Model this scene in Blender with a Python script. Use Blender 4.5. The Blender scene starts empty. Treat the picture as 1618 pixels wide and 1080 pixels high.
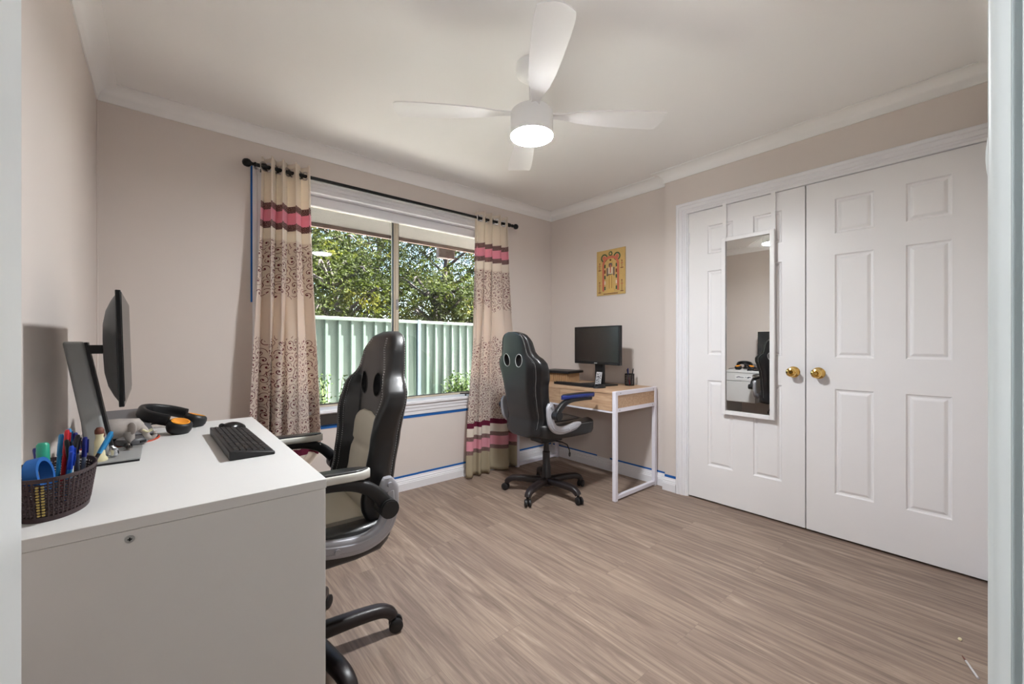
import bpy, bmesh, math, random
from mathutils import Vector, Matrix, noise
random.seed(7)
PI = math.pi
SC = bpy.context.scene
COL = SC.collection

# ------------------------------------------------------------------ helpers
def link(o, parent=None):
    COL.objects.link(o)
    if parent is not None:
        o.parent = parent
    return o

def tag(o, label=None, cat=None, group=None, kind=None):
    if label: o['label'] = label
    if cat: o['category'] = cat
    if group: o['group'] = group
    if kind: o['kind'] = kind
    return o

def empty(name, loc=(0, 0, 0), rz=0.0, label=None, cat=None, group=None):
    o = bpy.data.objects.new(name, None)
    o.empty_display_size = .05
    link(o)
    o.location = loc
    o.rotation_euler = (0, 0, rz)
    return tag(o, label, cat, group)

def obj(name, bm, mat, parent=None, smooth=None, bevel=0, seg=2, subs=0, loc=None, rot=None):
    me = bpy.data.meshes.new(name)
    bmesh.ops.recalc_face_normals(bm, faces=bm.faces[:])
    bm.to_mesh(me); bm.free()
    mats = mat if isinstance(mat, (list, tuple)) else [mat]
    for m in mats: me.materials.append(m)
    o = bpy.data.objects.new(name, me)
    link(o, parent)
    if loc: o.location = loc
    if rot: o.rotation_euler = rot
    if bevel:
        b = o.modifiers.new('bevel', 'BEVEL'); b.width = bevel; b.segments = seg
        b.limit_method = 'ANGLE'; b.angle_limit = math.radians(40)
        b.harden_normals = False
    if subs:
        s = o.modifiers.new('sub', 'SUBSURF'); s.levels = subs; s.render_levels = subs
    if smooth is None: smooth = 35 if (bevel or subs) else None
    if smooth:
        me.shade_smooth()
        me.set_sharp_from_angle(angle=math.radians(smooth))
    else:
        me.shade_flat()
    return o

def NB(): return bmesh.new()

def box(bm, x0, x1, y0, y1, z0, z1, M=None, mi=0):
    vs = [bm.verts.new((x, y, z)) for x in (x0, x1) for y in (y0, y1) for z in (z0, z1)]
    idx = [(0, 1, 3, 2), (4, 6, 7, 5), (0, 4, 5, 1), (2, 3, 7, 6), (0, 2, 6, 4), (1, 5, 7, 3)]
    for f in idx:
        bm.faces.new([vs[i] for i in f]).material_index = mi
    if M is not None:
        for v in vs: v.co = M @ v.co
    return vs

def ring_faces(bm, A, B, closed=True, mi=0, sm=True):
    n = len(A)
    for i in range(n if closed else n - 1):
        j = (i + 1) % n
        f = bm.faces.new((A[i], A[j], B[j], B[i])); f.material_index = mi; f.smooth = sm

def loft(bm, loops, cap=True, mi=0, closed=True):
    rs = [[bm.verts.new(p) for p in L] for L in loops]
    for a, b in zip(rs, rs[1:]): ring_faces(bm, a, b, closed, mi)
    if cap and closed:
        for r in (rs[0][::-1], rs[-1]):
            f = bm.faces.new(r); f.material_index = mi
    return rs

def frame_of(t, up):
    t = t.normalized()
    s = t.cross(up)
    if s.length < 1e-5: s = t.cross(Vector((1, 0, 0)))
    s.normalize()
    return s, s.cross(t).normalized()

def tube(bm, pts, r, n=10, up=(0, 0, 1), cap=True, mi=0, ry=None, power=None):
    """sweep a circle / ellipse / rounded box along pts; r may be a list"""
    pts = [Vector(p) for p in pts]
    up = Vector(up)
    rr = r if isinstance(r, (list, tuple)) else [r] * len(pts)
    r2 = ry if isinstance(ry, (list, tuple)) else ([ry] * len(pts) if ry else rr)
    loops = []
    for i, p in enumerate(pts):
        t = (pts[min(i + 1, len(pts) - 1)] - pts[max(i - 1, 0)])
        s, u = frame_of(t, up)
        L = []
        for k in range(n):
            a = 2 * PI * k / n
            c, d = math.cos(a), math.sin(a)
            if power:
                c = math.copysign(abs(c) ** power, c); d = math.copysign(abs(d) ** power, d)
            L.append(p + s * (rr[i] * c) + u * (r2[i] * d))
        loops.append(L)
    return loft(bm, loops, cap, mi)

def cyl(bm, p0, p1, r0, r1=None, n=20, mi=0):
    r1 = r0 if r1 is None else r1
    return tube(bm, [p0, p1], [r0, r1], n, up=(0, .0013, 1) if abs(Vector(p1).z - Vector(p0).z) < 1e-6 else (0, 1, 0), mi=mi)

def lathe(bm, prof, n=24, M=None, mi=0, cap=True):
    """prof: list of (r, z)"""
    loops = []
    for r, z in prof:
        L = [Vector((max(r, 1e-4) * math.cos(2 * PI * k / n), max(r, 1e-4) * math.sin(2 * PI * k / n), z)) for k in range(n)]
        if M is not None: L = [M @ p for p in L]
        loops.append(L)
    return loft(bm, loops, cap, mi)

def prism(bm, poly, a, b, axis='y', mi=0):
    """poly: 2D outline; extruded from a to b along axis. axis y -> poly is (x,z); x -> (y,z); z -> (x,y)"""
    def P(p, t):
        return {'y': (p[0], t, p[1]), 'x': (t, p[0], p[1]), 'z': (p[0], p[1], t)}[axis]
    A = [bm.verts.new(P(p, a)) for p in poly]
    B = [bm.verts.new(P(p, b)) for p in poly]
    n = len(poly)
    for i in range(n):
        j = (i + 1) % n
        bm.faces.new((A[i], A[j], B[j], B[i])).material_index = mi
    bm.faces.new(A[::-1]).material_index = mi
    bm.faces.new(B).material_index = mi

def spline(pts, n):
    """Catmull-Rom through pts (tuples), n samples per span"""
    P = [Vector(p) for p in pts]
    P = [P[0] * 2 - P[1]] + P + [P[-1] * 2 - P[-2]]
    out = []
    for i in range(1, len(P) - 2):
        for k in range(n):
            t = k / n
            a, b, c, d = P[i - 1], P[i], P[i + 1], P[i + 2]
            out.append(.5 * ((2 * b) + (c - a) * t + (2 * a - 5 * b + 4 * c - d) * t * t + (3 * b - a - 3 * c + d) * t ** 3))
    out.append(P[-2].copy())
    return out

def interp(tab, z):
    if z <= tab[0][0]: return tab[0][1]
    for (a, va), (b, vb) in zip(tab, tab[1:]):
        if z <= b:
            t = (z - a) / (b - a)
            t = t * t * (3 - 2 * t) * .5 + t * .5
            return va + (vb - va) * t
    return tab[-1][1]

def sstep(a, b, x):
    t = min(1, max(0, (x - a) / (b - a)))
    return t * t * (3 - 2 * t)

# ------------------------------------------------------------------ materials
def lin(c):
    c = c / 255
    return c / 12.92 if c <= .04045 else ((c + .055) / 1.055) ** 2.4
def RGB(r, g, b): return (lin(r), lin(g), lin(b), 1)

class NT:
    def __init__(s, name):
        s.m = bpy.data.materials.new(name); s.m.use_nodes = True
        s.t = s.m.node_tree; s.n = s.t.nodes; s.l = s.t.links
        s.n.clear()
        s.out = s.n.new('ShaderNodeOutputMaterial')
    def add(s, typ, **kw):
        n = s.n.new(typ)
        for k, v in kw.items(): setattr(n, k, v)
        return n
    def set(s, sock, v):
        if isinstance(v, bpy.types.NodeSocket): s.l.new(v, sock)
        else: sock.default_value = v
    def math(s, op, a, b=0.0, c=None):
        n = s.add('ShaderNodeMath', operation=op)
        s.set(n.inputs[0], a); s.set(n.inputs[1], b)
        if c is not None: s.set(n.inputs[2], c)
        return n.outputs[0]
    def mix(s, f, a, b):
        n = s.add('ShaderNodeMix', data_type='RGBA')
        s.set(n.inputs[0], f); s.set(n.inputs[6], a); s.set(n.inputs[7], b)
        return n.outputs[2]
    def ramp(s, f, stops, interp='LINEAR'):
        n = s.add('ShaderNodeValToRGB'); n.color_ramp.interpolation = interp
        e = n.color_ramp.elements
        while len(e) < len(stops): e.new(.5)
        for el, (p, c) in zip(e, stops): el.position = p; el.color = c
        s.set(n.inputs[0], f)
        return n.outputs[0]
    def coord(s, kind='Object', scale=(1, 1, 1), rot=(0, 0, 0)):
        c = s.add('ShaderNodeTexCoord'); m = s.add('ShaderNodeMapping')
        m.inputs['Scale'].default_value = scale; m.inputs['Rotation'].default_value = rot
        s.l.new(c.outputs[kind], m.inputs[0])
        return m.outputs[0]
    def noise(s, vec, scale, detail=3, rough=.5):
        n = s.add('ShaderNodeTexNoise'); s.l.new(vec, n.inputs['Vector'])
        n.inputs['Scale'].default_value = scale; n.inputs['Detail'].default_value = detail
        n.inputs['Roughness'].default_value = rough
        return n.outputs['Fac']
    def bump(s, h, strength=.1, dist=.002):
        b = s.add('ShaderNodeBump'); b.inputs['Strength'].default_value = strength
        b.inputs['Distance'].default_value = dist
        s.set(b.inputs['Height'], h)
        return b.outputs[0]
    def bsdf(s, color, rough=.5, metal=0, normal=None, spec=None, coat=0, emis=None, estr=0, trans=0, alpha=None):
        b = s.add('ShaderNodeBsdfPrincipled')
        s.set(b.inputs['Base Color'], color); s.set(b.inputs['Roughness'], rough)
        s.set(b.inputs['Metallic'], metal)
        if spec is not None: b.inputs['Specular IOR Level'].default_value = spec
        if coat: b.inputs['Coat Weight'].default_value = coat; b.inputs['Coat Roughness'].default_value = .15
        if normal is not None: s.l.new(normal, b.inputs['Normal'])
        if emis is not None: s.set(b.inputs['Emission Color'], emis); b.inputs['Emission Strength'].default_value = estr
        if trans: b.inputs['Transmission Weight'].default_value = trans
        return b
    def done(s, sh):
        s.l.new(sh.outputs[0] if hasattr(sh, 'outputs') else sh, s.out.inputs[0])
        return s.m

def simple(name, col, rough=.5, metal=0, nscale=40, namp=.06, bump=0, bscale=200, spec=None, coat=0):
    t = NT(name)
    v = t.coord()
    n = t.noise(v, nscale, 3)
    c = tuple(max(0, x * (1 - namp)) for x in col[:3]) + (1,)
    d = tuple(min(1, x * (1 + namp)) for x in col[:3]) + (1,)
    colr = t.mix(n, c, d)
    nor = t.bump(t.noise(v, bscale, 2), bump, .001) if bump else None
    return t.done(t.bsdf(colr, rough, metal, nor, spec, coat))

def emit(name, col, strength):
    t = NT(name); e = t.add('ShaderNodeEmission')
    e.inputs[0].default_value = col; e.inputs[1].default_value = strength
    return t.done(e)

M = {}
M['wall'] = simple('wall_paint', RGB(214, 205, 199), .75, nscale=3, namp=.02, bump=.12, bscale=260)
M['ceiling'] = simple('ceiling_paint', RGB(246, 246, 245), .85, nscale=2, namp=.01, bump=.05)
M['white'] = simple('white_gloss_paint', RGB(234, 233, 234), .35, nscale=6, namp=.015, bump=.06, bscale=120)
M['trimwhite'] = simple('trim_paint', RGB(232, 232, 236), .4, nscale=8, namp=.02, bump=.05)
M['jamb'] = simple('jamb_gloss_paint', RGB(216, 222, 223), .28, nscale=10, namp=.05, bump=.25, bscale=60)
M['laminate'] = simple('white_laminate', RGB(220, 220, 219), .45, nscale=20, namp=.01)
M['whitemetal'] = simple('white_powder_coat', RGB(228, 226, 236), .4, nscale=30, namp=.02)
M['fan'] = simple('fan_white_plastic', RGB(238, 238, 238), .45, nscale=10, namp=.01)
M['black'] = simple('black_plastic', RGB(20, 20, 22), .45)
M['blackgloss'] = simple('black_gloss_plastic', RGB(12, 12, 14), .18)
M['blackmatte'] = simple('black_matte', RGB(14, 14, 15), .8)
M['rodblack'] = simple('black_rod_metal', RGB(18, 17, 18), .35, .4)
M['base_plastic'] = simple('chair_base_nylon', RGB(34, 27, 28), .38, nscale=20, namp=.1)
M['wheel'] = simple('caster_rubber', RGB(20, 18, 19), .5)
M['silver'] = simple('silver_plastic', RGB(168, 168, 174), .36, .25, nscale=12, namp=.03)
M['alu'] = simple('brushed_silver', RGB(166, 168, 168), .4, .15, nscale=12, namp=.04)
M['chrome'] = simple('chrome', RGB(200, 200, 205), .12, 1)
M['brass'] = simple('polished_brass', RGB(222, 186, 110), .14, 1)
M['cream'] = simple('cream_leatherette', RGB(206, 199, 182), .5, nscale=14, namp=.03, bump=.25, bscale=420)
M['leather'] = simple('black_leatherette', RGB(9, 9, 12), .42, nscale=14, namp=.1, bump=.12, bscale=380, spec=.6, coat=.25)
M['bluepad'] = simple('blue_leatherette', RGB(20, 38, 105), .35)
M['whitepad'] = simple('white_leatherette', RGB(214, 213, 206), .42)
M['thread'] = simple('pale_thread', RGB(200, 200, 200), .8)
M['tape'] = simple('blue_masking_tape', RGB(24, 96, 172), .7)
M['gold_paint'] = simple('gold_print', RGB(208, 176, 112), .4, .2, nscale=30, namp=.12)
M['fence'] = simple('pale_green_steel', RGB(52, 66, 59), .5, nscale=4, namp=.05)
M['fencepost'] = simple('blue_grey_green_steel', RGB(48, 60, 66), .5)
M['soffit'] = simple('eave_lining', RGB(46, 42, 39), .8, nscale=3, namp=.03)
M['fascia'] = simple('brown_gutter', RGB(92, 76, 70), .5)
M['alframe'] = simple('beige_aluminium', RGB(196, 184, 164), .45, .1)
M['frame_dark'] = simple('dark_bronze_seal', RGB(62, 54, 50), .5)
M['soil'] = simple('pale_concrete_paving', RGB(226, 222, 214), .95, nscale=8, namp=.1, bump=.5, bscale=30)
M['bark'] = simple('bark', RGB(38, 32, 28), .9, nscale=20, namp=.3, bump=.6, bscale=40)
M['stem'] = simple('green_stem', RGB(88, 104, 52), .7)
M['brick'] = simple('outer_wall_render', RGB(150, 130, 112), .9)
M['orange'] = simple('orange_foam', RGB(222, 146, 36), .7)
M['redorange'] = simple('red_orange_rubber', RGB(196, 72, 40), .5)
M['laptop'] = simple('grey_laptop_shell', RGB(112, 112, 116), .45, .3)
M['stone'] = simple('carved_stone', RGB(168, 160, 154), .7, nscale=60, namp=.25, bump=.6, bscale=90)
M['ivory'] = simple('ivory_resin', RGB(214, 206, 168), .5)
M['brown'] = simple('brown_paint', RGB(110, 62, 48), .5)
M['basket'] = simple('brown_woven_plastic', RGB(58, 40, 42), .45)
M['yellowish'] = simple('yellow_weave', RGB(176, 156, 84), .5)
M['hallpaint'] = simple('hall_paint', RGB(160, 154, 148), .8)
M['darkstrip'] = simple('dark_brown_strip', RGB(52, 46, 42), .7, nscale=30, namp=.2)
M['screen'] = simple('screen_glass', RGB(24, 25, 26), .26, spec=1.0)
M['bamboo'] = simple('bamboo_slats', RGB(168, 134, 98), .6, nscale=30, namp=.15)

def mat_oak():
    t = NT('oak_laminate'); v = t.coord('Object', (12, 1.2, 12))
    n = t.noise(v, 6, 5, .6)
    c = t.ramp(n, [(.25, RGB(160, 126, 98)), (.55, RGB(190, 158, 128)), (.8, RGB(206, 178, 148))])
    return t.done(t.bsdf(c, .5))
M['oak'] = mat_oak()

def mat_floor():
    t = NT('oak_look_floor_planks')
    co = t.add('ShaderNodeTexCoord')
    sp = t.add('ShaderNodeSeparateXYZ'); t.l.new(co.outputs['Object'], sp.inputs[0])
    cb = t.add('ShaderNodeCombineXYZ'); t.l.new(sp.outputs[1], cb.inputs[0]); t.l.new(sp.outputs[0], cb.inputs[1])
    br = t.add('ShaderNodeTexBrick'); t.l.new(cb.outputs[0], br.inputs['Vector'])
    br.offset = .37; br.inputs['Scale'].default_value = 1
    br.inputs['Brick Width'].default_value = 1.22; br.inputs['Row Height'].default_value = .18
    br.inputs['Mortar Size'].default_value = .0007; br.inputs['Mortar Smooth'].default_value = .2
    br.inputs['Color1'].default_value = (0, 0, 0, 1); br.inputs['Color2'].default_value = (1, 1, 1, 1)
    br.inputs['Mortar'].default_value = (.5, .5, .5, 1)
    bw = t.add('ShaderNodeRGBToBW'); t.l.new(br.outputs['Color'], bw.inputs[0])
    # row id, so the grain differs from plank to plank
    row = t.math('FLOOR', t.math('DIVIDE', sp.outputs[0], .18))
    off = t.math('MULTIPLY', row, 3.71)
    off2 = t.math('MULTIPLY', bw.outputs[0], 9.3)
    cb2 = t.add('ShaderNodeCombineXYZ')
    t.l.new(sp.outputs[0], cb2.inputs[0]); t.l.new(sp.outputs[1], cb2.inputs[1]); t.l.new(t.math('ADD', off, off2), cb2.inputs[2])
    m1 = t.add('ShaderNodeMapping'); m1.inputs['Scale'].default_value = (22, 1.5, 1); t.l.new(cb2.outputs[0], m1.inputs[0])
    n1 = t.add('ShaderNodeTexNoise'); t.l.new(m1.outputs[0], n1.inputs['Vector']); n1.inputs['Scale'].default_value = 1.0
    n1.inputs['Detail'].default_value = 6; n1.inputs['Roughness'].default_value = .62; n1.inputs['Distortion'].default_value = 1.6
    m2 = t.add('ShaderNodeMapping'); m2.inputs['Scale'].default_value = (150, 4, 1); t.l.new(cb2.outputs[0], m2.inputs[0])
    n2 = t.add('ShaderNodeTexNoise'); t.l.new(m2.outputs[0], n2.inputs['Vector']); n2.inputs['Scale'].default_value = 1.0
    n2.inputs['Detail'].default_value = 3
    c = t.ramp(n1.outputs['Fac'], [(.26, RGB(114, 97, 86)), (.45, RGB(135, 117, 105)), (.6, RGB(156, 137, 122)), (.70, RGB(171, 153, 137)), (.78, RGB(196, 182, 168))])
    fine = t.ramp(n2.outputs['Fac'], [(.3, (.84, .84, .84, 1)), (.6, (1.03, 1.03, 1.03, 1))])
    mx = t.add('ShaderNodeMix', data_type='RGBA', blend_type='MULTIPLY'); mx.inputs[0].default_value = 1
    t.l.new(c, mx.inputs[6]); t.l.new(fine, mx.inputs[7])
    tone = t.ramp(bw.outputs[0], [(0, (.96, .958, .955, 1)), (1, (1.04, 1.04, 1.04, 1))])
    mx2 = t.add('ShaderNodeMix', data_type='RGBA', blend_type='MULTIPLY'); mx2.inputs[0].default_value = 1
    t.l.new(mx.outputs[2], mx2.inputs[6]); t.l.new(tone, mx2.inputs[7])
    fin = t.mix(br.outputs['Fac'], mx2.outputs[2], RGB(124, 108, 98))
    nor = t.bump(n2.outputs['Fac'], .12, .001)
    return t.done(t.bsdf(fin, .5, 0, nor, spec=.35))
M['floor'] = mat_floor()

def mat_glass():
    t = NT('window_glass')
    tr = t.add('ShaderNodeBsdfTransparent'); tr.inputs[0].default_value = (.96, .97, .97, 1)
    gl = t.add('ShaderNodeBsdfGlossy'); gl.inputs['Roughness'].default_value = .02
    fr = t.add('ShaderNodeFresnel'); fr.inputs[0].default_value = 1.45
    f = t.math('MULTIPLY', fr.outputs[0], .7)
    mx = t.add('ShaderNodeMixShader'); t.l.new(f, mx.inputs[0]); t.l.new(tr.outputs[0], mx.inputs[1]); t.l.new(gl.outputs[0], mx.inputs[2])
    return t.done(mx)
M['glass'] = mat_glass()
t = NT('mirror_glass'); g = t.add('ShaderNodeBsdfGlossy'); g.inputs[0].default_value = (.86, .86, .85, 1); g.inputs['Roughness'].default_value = .0
M['mirror'] = t.done(g)

def mat_leaf(name, c1, c2, c3):
    t = NT(name); v = t.coord()
    n = t.noise(v, 1.6, 3); n2 = t.noise(v, 14, 2)
    a = t.ramp(n, [(.35, c1), (.55, c2), (.7, c3)])
    b = t.ramp(n2, [(.3, (.6, .6, .6, 1)), (.7, (1.35, 1.35, 1.3, 1))])
    mx = t.add('ShaderNodeMix', data_type='RGBA', blend_type='MULTIPLY'); mx.inputs[0].default_value = 1
    t.l.new(a, mx.inputs[6]); t.l.new(b, mx.inputs[7])
    p = t.bsdf(mx.outputs[2], .8, spec=.12)
    tl = t.add('ShaderNodeBsdfTranslucent'); t.l.new(mx.outputs[2], tl.inputs[0])
    ms = t.add('ShaderNodeMixShader'); ms.inputs[0].default_value = .35
    t.l.new(p.outputs[0], ms.inputs[1]); t.l.new(tl.outputs[0], ms.inputs[2])
    return t.done(ms)
M['leaf_a'] = mat_leaf('leaf_grey_green', RGB(22, 30, 12), RGB(40, 48, 20), RGB(68, 70, 34))
M['leaf_b'] = mat_leaf('leaf_olive_green', RGB(20, 28, 8), RGB(42, 50, 15), RGB(82, 80, 22))
M['leaf_c'] = mat_leaf('leaf_bright_green', RGB(27, 42, 15), RGB(43, 59, 22), RGB(68, 76, 34))

def mat_curtain():
    """UV: u = metres along the cloth, v = height in metres."""
    t = NT('patterned_curtain_cloth')
    uv = t.add('ShaderNodeUVMap')
    sp = t.add('ShaderNodeSeparateXYZ'); t.l.new(uv.outputs[0], sp.inputs[0])
    U, V = sp.outputs[0], sp.outputs[1]
    def band(a, b):  # 1 inside a..b
        return t.math('MULTIPLY', t.math('GREATER_THAN', V, a), t.math('LESS_THAN', V, b))
    cream = RGB(244, 236, 226); cloth = RGB(232, 220, 210); wine = RGB(128, 44, 72); pink = RGB(242, 182, 196); beige = RGB(206, 194, 168)
    brown1, brown2 = RGB(96, 58, 62), RGB(196, 168, 160)
    scrollc = RGB(112, 50, 58)
    # curls: each cell of a grid of points carries one spiral with a dot at its heart
    def curls(scale, seedoff, K):
        m = t.add('ShaderNodeMapping'); t.l.new(uv.outputs[0], m.inputs[0])
        m.inputs['Location'].default_value = (seedoff, seedoff * .7, 0)
        vo = t.add('ShaderNodeTexVoronoi', voronoi_dimensions='2D', feature='F1')
        vo.inputs['Scale'].default_value = scale; vo.inputs['Randomness'].default_value = .75
        t.l.new(m.outputs[0], vo.inputs['Vector'])
        sub = t.add('ShaderNodeVectorMath', operation='SUBTRACT')
        t.l.new(m.outputs[0], sub.inputs[0]); t.l.new(vo.outputs['Position'], sub.inputs[1])
        s2 = t.add('ShaderNodeSeparateXYZ'); t.l.new(sub.outputs[0], s2.inputs[0])
        ln = t.add('ShaderNodeVectorMath', operation='LENGTH'); t.l.new(sub.outputs[0], ln.inputs[0])
        r = ln.outputs['Value']
        ang = t.math('DIVIDE', t.math('ARCTAN2', s2.outputs[1], s2.outputs[0]), 2 * PI)
        sc = t.add('ShaderNodeSeparateColor'); t.l.new(vo.outputs['Color'], sc.inputs[0])
        sign = t.math('SUBTRACT', t.math('MULTIPLY', t.math('GREATER_THAN', sc.outputs[0], .5), 2), 1)
        ph = t.math('ADD', t.math('ADD', t.math('MULTIPLY', ang, sign), t.math('MULTIPLY', r, -K)), sc.outputs[1])
        fr = t.math('FRACT', t.math('ADD', ph, 10))
        d = t.math('ABSOLUTE', t.math('SUBTRACT', fr, .5))          # 0 on the line
        line = t.math('LESS_THAN', d, t.math('ADD', .072, t.math('MULTIPLY', t.math('SUBTRACT', sc.outputs[2], .3), .05)))
        rin = t.math('GREATER_THAN', r, .0045)
        dot = t.math('LESS_THAN', r, .0052)
        return t.math('MAXIMUM', t.math('MULTIPLY', line, rin), dot)
    c1 = curls(23, 3.1, 48); 
    scroll = c1
    # ragged edges of the two scroll fields
    wob = t.noise(t.coord('UV', (1, 0.0, 1)), 9, 2)
    w = t.math('MULTIPLY', t.math('SUBTRACT', wob, .5), .26)
    lowEdge = t.math('ADD', 1.39, w); upEdge = t.math('SUBTRACT', 1.13, w)
    f1 = t.math('MULTIPLY', t.math('LESS_THAN', V, 1.715), t.math('GREATER_THAN', V, lowEdge))
    f2 = t.math('MULTIPLY', t.math('LESS_THAN', V, upEdge), t.math('GREATER_THAN', V, .45))
    field = t.math('MAXIMUM', f1, f2)
    weave = t.noise(t.coord('UV', (1, 1, 1)), 260, 2)
    mott = t.ramp(weave, [(.46, brown1), (.54, brown2)])
    col = t.mix(t.math('LESS_THAN', V, 1.725), cream, cloth)
    col = t.mix(t.math('MULTIPLY', scroll, field), col, scrollc)
    col = t.mix(band(1.90, 1.94), col, mott); col = t.mix(band(1.83, 1.90), col, pink); col = t.mix(band(1.79, 1.83), col, mott)
    col = t.mix(t.math('LESS_THAN', V, .453), col, wine)
    col = t.mix(t.math('LESS_THAN', V, .41), col, cream)
    col = t.mix(band(.307, .342), col, mott); col = t.mix(band(.229, .307), col, pink); col = t.mix(band(.196, .229), col, mott)
    col = t.mix(t.math('LESS_THAN', V, .196), col, beige)
    nor = t.bump(weave, .25, .0008)
    p = t.bsdf(col, .6, normal=nor, spec=.3)
    tl = t.add('ShaderNodeBsdfTranslucent'); t.l.new(col, tl.inputs[0])
    ms = t.add('ShaderNodeMixShader'); ms.inputs[0].default_value = .5
    t.l.new(p.outputs[0], ms.inputs[1]); t.l.new(tl.outputs[0], ms.inputs[2])
    return t.done(ms)
M['curtain'] = mat_curtain()

# ------------------------------------------------------------------ the room
XL, XC, XR, YW, YS, ZC = -.25, 2.90, 2.96, 2.89, -.012, 2.385
YJ = 1.635             # where the recessed wall meets the closet wall
def struct(name, bm, mat, parent=None, label=None, **kw):
    o = obj(name, bm, mat, parent, **kw)
    if parent is None: o['kind'] = 'structure'
    if label: o['label'] = label
    return o

b = NB(); box(b, XL - .12, XR + .7, YS - .11, YW + .02, -.06, 0); box(b, -1.5, 1.9, -2.7, YS - .11, -.06, 0); struct('floor', b, M['floor'], label='oak-look plank floor with greige grain')
b = NB(); box(b, XL - .12, XR + .7, YS - .11, YW + .22, ZC, ZC + .08); box(b, -1.5, 1.9, -2.7, YS - .11, ZC, ZC + .08); struct('ceiling', b, M['ceiling'], label='flat white painted ceiling')
b = NB(); box(b, XL - .12, XL, YS - .11, YW + .22, 0, ZC); struct('wall_left', b, M['wall'], label='beige painted wall behind the white desk')
# window wall with its opening
WX0, WX1, WZ0, WZ1 = .475, 2.265, .665, 2.09
b = NB()
box(b, XL, WX0, YW, YW + .22, 0, ZC); box(b, WX1, XR + .12, YW, YW + .22, 0, ZC)
box(b, WX0, WX1, YW, YW + .22, 0, WZ0 - .03); box(b, WX0, WX1, YW, YW + .22, WZ1, ZC)
struct('wall_window', b, M['wall'], label='beige painted wall with the sliding window')
# recessed part of right wall and closet wall
b = NB(); box(b, XR, XR + .12, YJ, YW, 0, ZC); struct('wall_recess', b, M['wall'], label='beige wall behind the small oak desk')
b = NB()
box(b, XC, XR + .12, 1.46, YJ, 0, ZC); box(b, XC, XC + .1, -.012, 1.46, 2.045, ZC); box(b, XC, XC + .1, -.12, .022, 0, ZC)
struct('wall_closet', b, M['wall'], label='beige wall around the white closet doors')
b = NB(); box(b, XC + .12, XR + .68, -.3, 1.46, 0, .02); box(b, XR + .6, XR + .68, -.3, 1.6, 0, ZC); box(b, XC + .1, XR + .6, 1.46, 1.56, 0, ZC); box(b, XC + .1, XR + .6, -.4, -.3, 0, ZC)
struct('wall_closet_interior', b, M['wall'], label='inside walls of the closet')
# south wall with the doorway the camera stands in
DX0, DX1 = -.115, .70
b = NB()
box(b, XL, DX0, YS - .11, YS, 0, ZC); box(b, DX1 + .02, XC, YS - .11, YS, 0, ZC); box(b, DX0, DX1 + .02, YS - .11, YS, 2.06, ZC)
struct('wall_doorway', b, M['wall'], label='beige wall holding the doorway')
# hallway behind
b = NB(); box(b, -1.5, 1.9, -2.7, -2.6, 0, ZC); box(b, 1.8, 1.9, -2.6, YS - .11, 0, ZC); box(b, -1.5, -1.4, -2.6, YS - .11, 0, ZC); box(b, -1.5, XL - .12, YS - .21, YS - .11, 0, ZC)
struct('wall_hallway', b, M['hallpaint'], label='pale hallway wall behind the doorway')

# cornice (cove), mitred round the room; profile: (distance from wall, height)
CV = .075
def cove(k=7):
    pr = [(0, ZC - CV), (.006, ZC - CV)]
    for i in range(1, k):
        a = PI / 2 * i / k
        pr.append((.006 + (CV - .012) * (1 - math.cos(a)), ZC - CV + .004 + (CV - .010) * math.sin(a)))
    pr += [(CV - .004, ZC - .006), (CV, ZC - .006), (CV, ZC - .0005), (0, ZC - .0005)]
    return pr
def cornice(name, a, b_, nrm, ma, mb, label):
    """a,b_: wall end points (x,y); nrm: inward normal; ma, mb: +1 inner mitre (shorter), -1 outer, 0 square"""
    A, B = Vector(a), Vector(b_); N = Vector(nrm); D = (B - A).normalized()
    bm = NB(); loops = []
    for E, m, s in ((A, ma, 1), (B, mb, -1)):
        loops.append([(E.x + N.x * d + D.x * s * m * d, E.y + N.y * d + D.y * s * m * d, z) for d, z in cove()])
    loft(bm, loops)
    return struct(name, bm, M['ceiling'], smooth=50, label=label)
cornice('trim_cornice_window', (XL, YW), (XR, YW), (0, -1), 1, 1, 'white cove cornice above the window wall')
cornice('trim_cornice_left', (XL, YS), (XL, YW), (1, 0), 1, 1, 'white cove cornice above the left wall')
cornice('trim_cornice_recess', (XR, YW), (XR, YJ), (-1, 0), 1, -.2, 'white cove cornice above the small oak desk')
cornice('trim_cornice_closet', (XC, YJ + .0), (XC, YS), (-1, 0), -1, 1, 'white cove cornice above the closet')
cornice('trim_cornice_doorway', (XC, YS), (XL, YS), (0, 1), 1, 1, 'white cove cornice above the doorway wall')
bm = NB()  # little return between the two cornices
loft(bm, [[(XR, YJ + d, z) for d, z in cove()], [(XC - .0, YJ + d, z) for d, z in cove()]])
loft(bm, [[(XC, YJ + d, z) for d, z in cove()], [(XC - d, YJ + d, z) for d, z in cove()]])
struct('trim_cornice_return', bm, M['ceiling'], smooth=50, label='short cornice return where the closet wall steps out')
b = NB(); cyl(b, (XL + .003, YW - .003, 0.1), (XL + .003, YW - .003, ZC - CV), .004, n=8)
struct('trim_corner_bead_left', b, M['wall'], label='paint bead in the left window wall corner')
b = NB(); cyl(b, (XR - .003, YW - .003, 0.1), (XR - .003, YW - .003, ZC - CV), .004, n=8)
struct('trim_corner_bead_right', b, M['wall'], label='paint bead in the right window wall corner')

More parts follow.
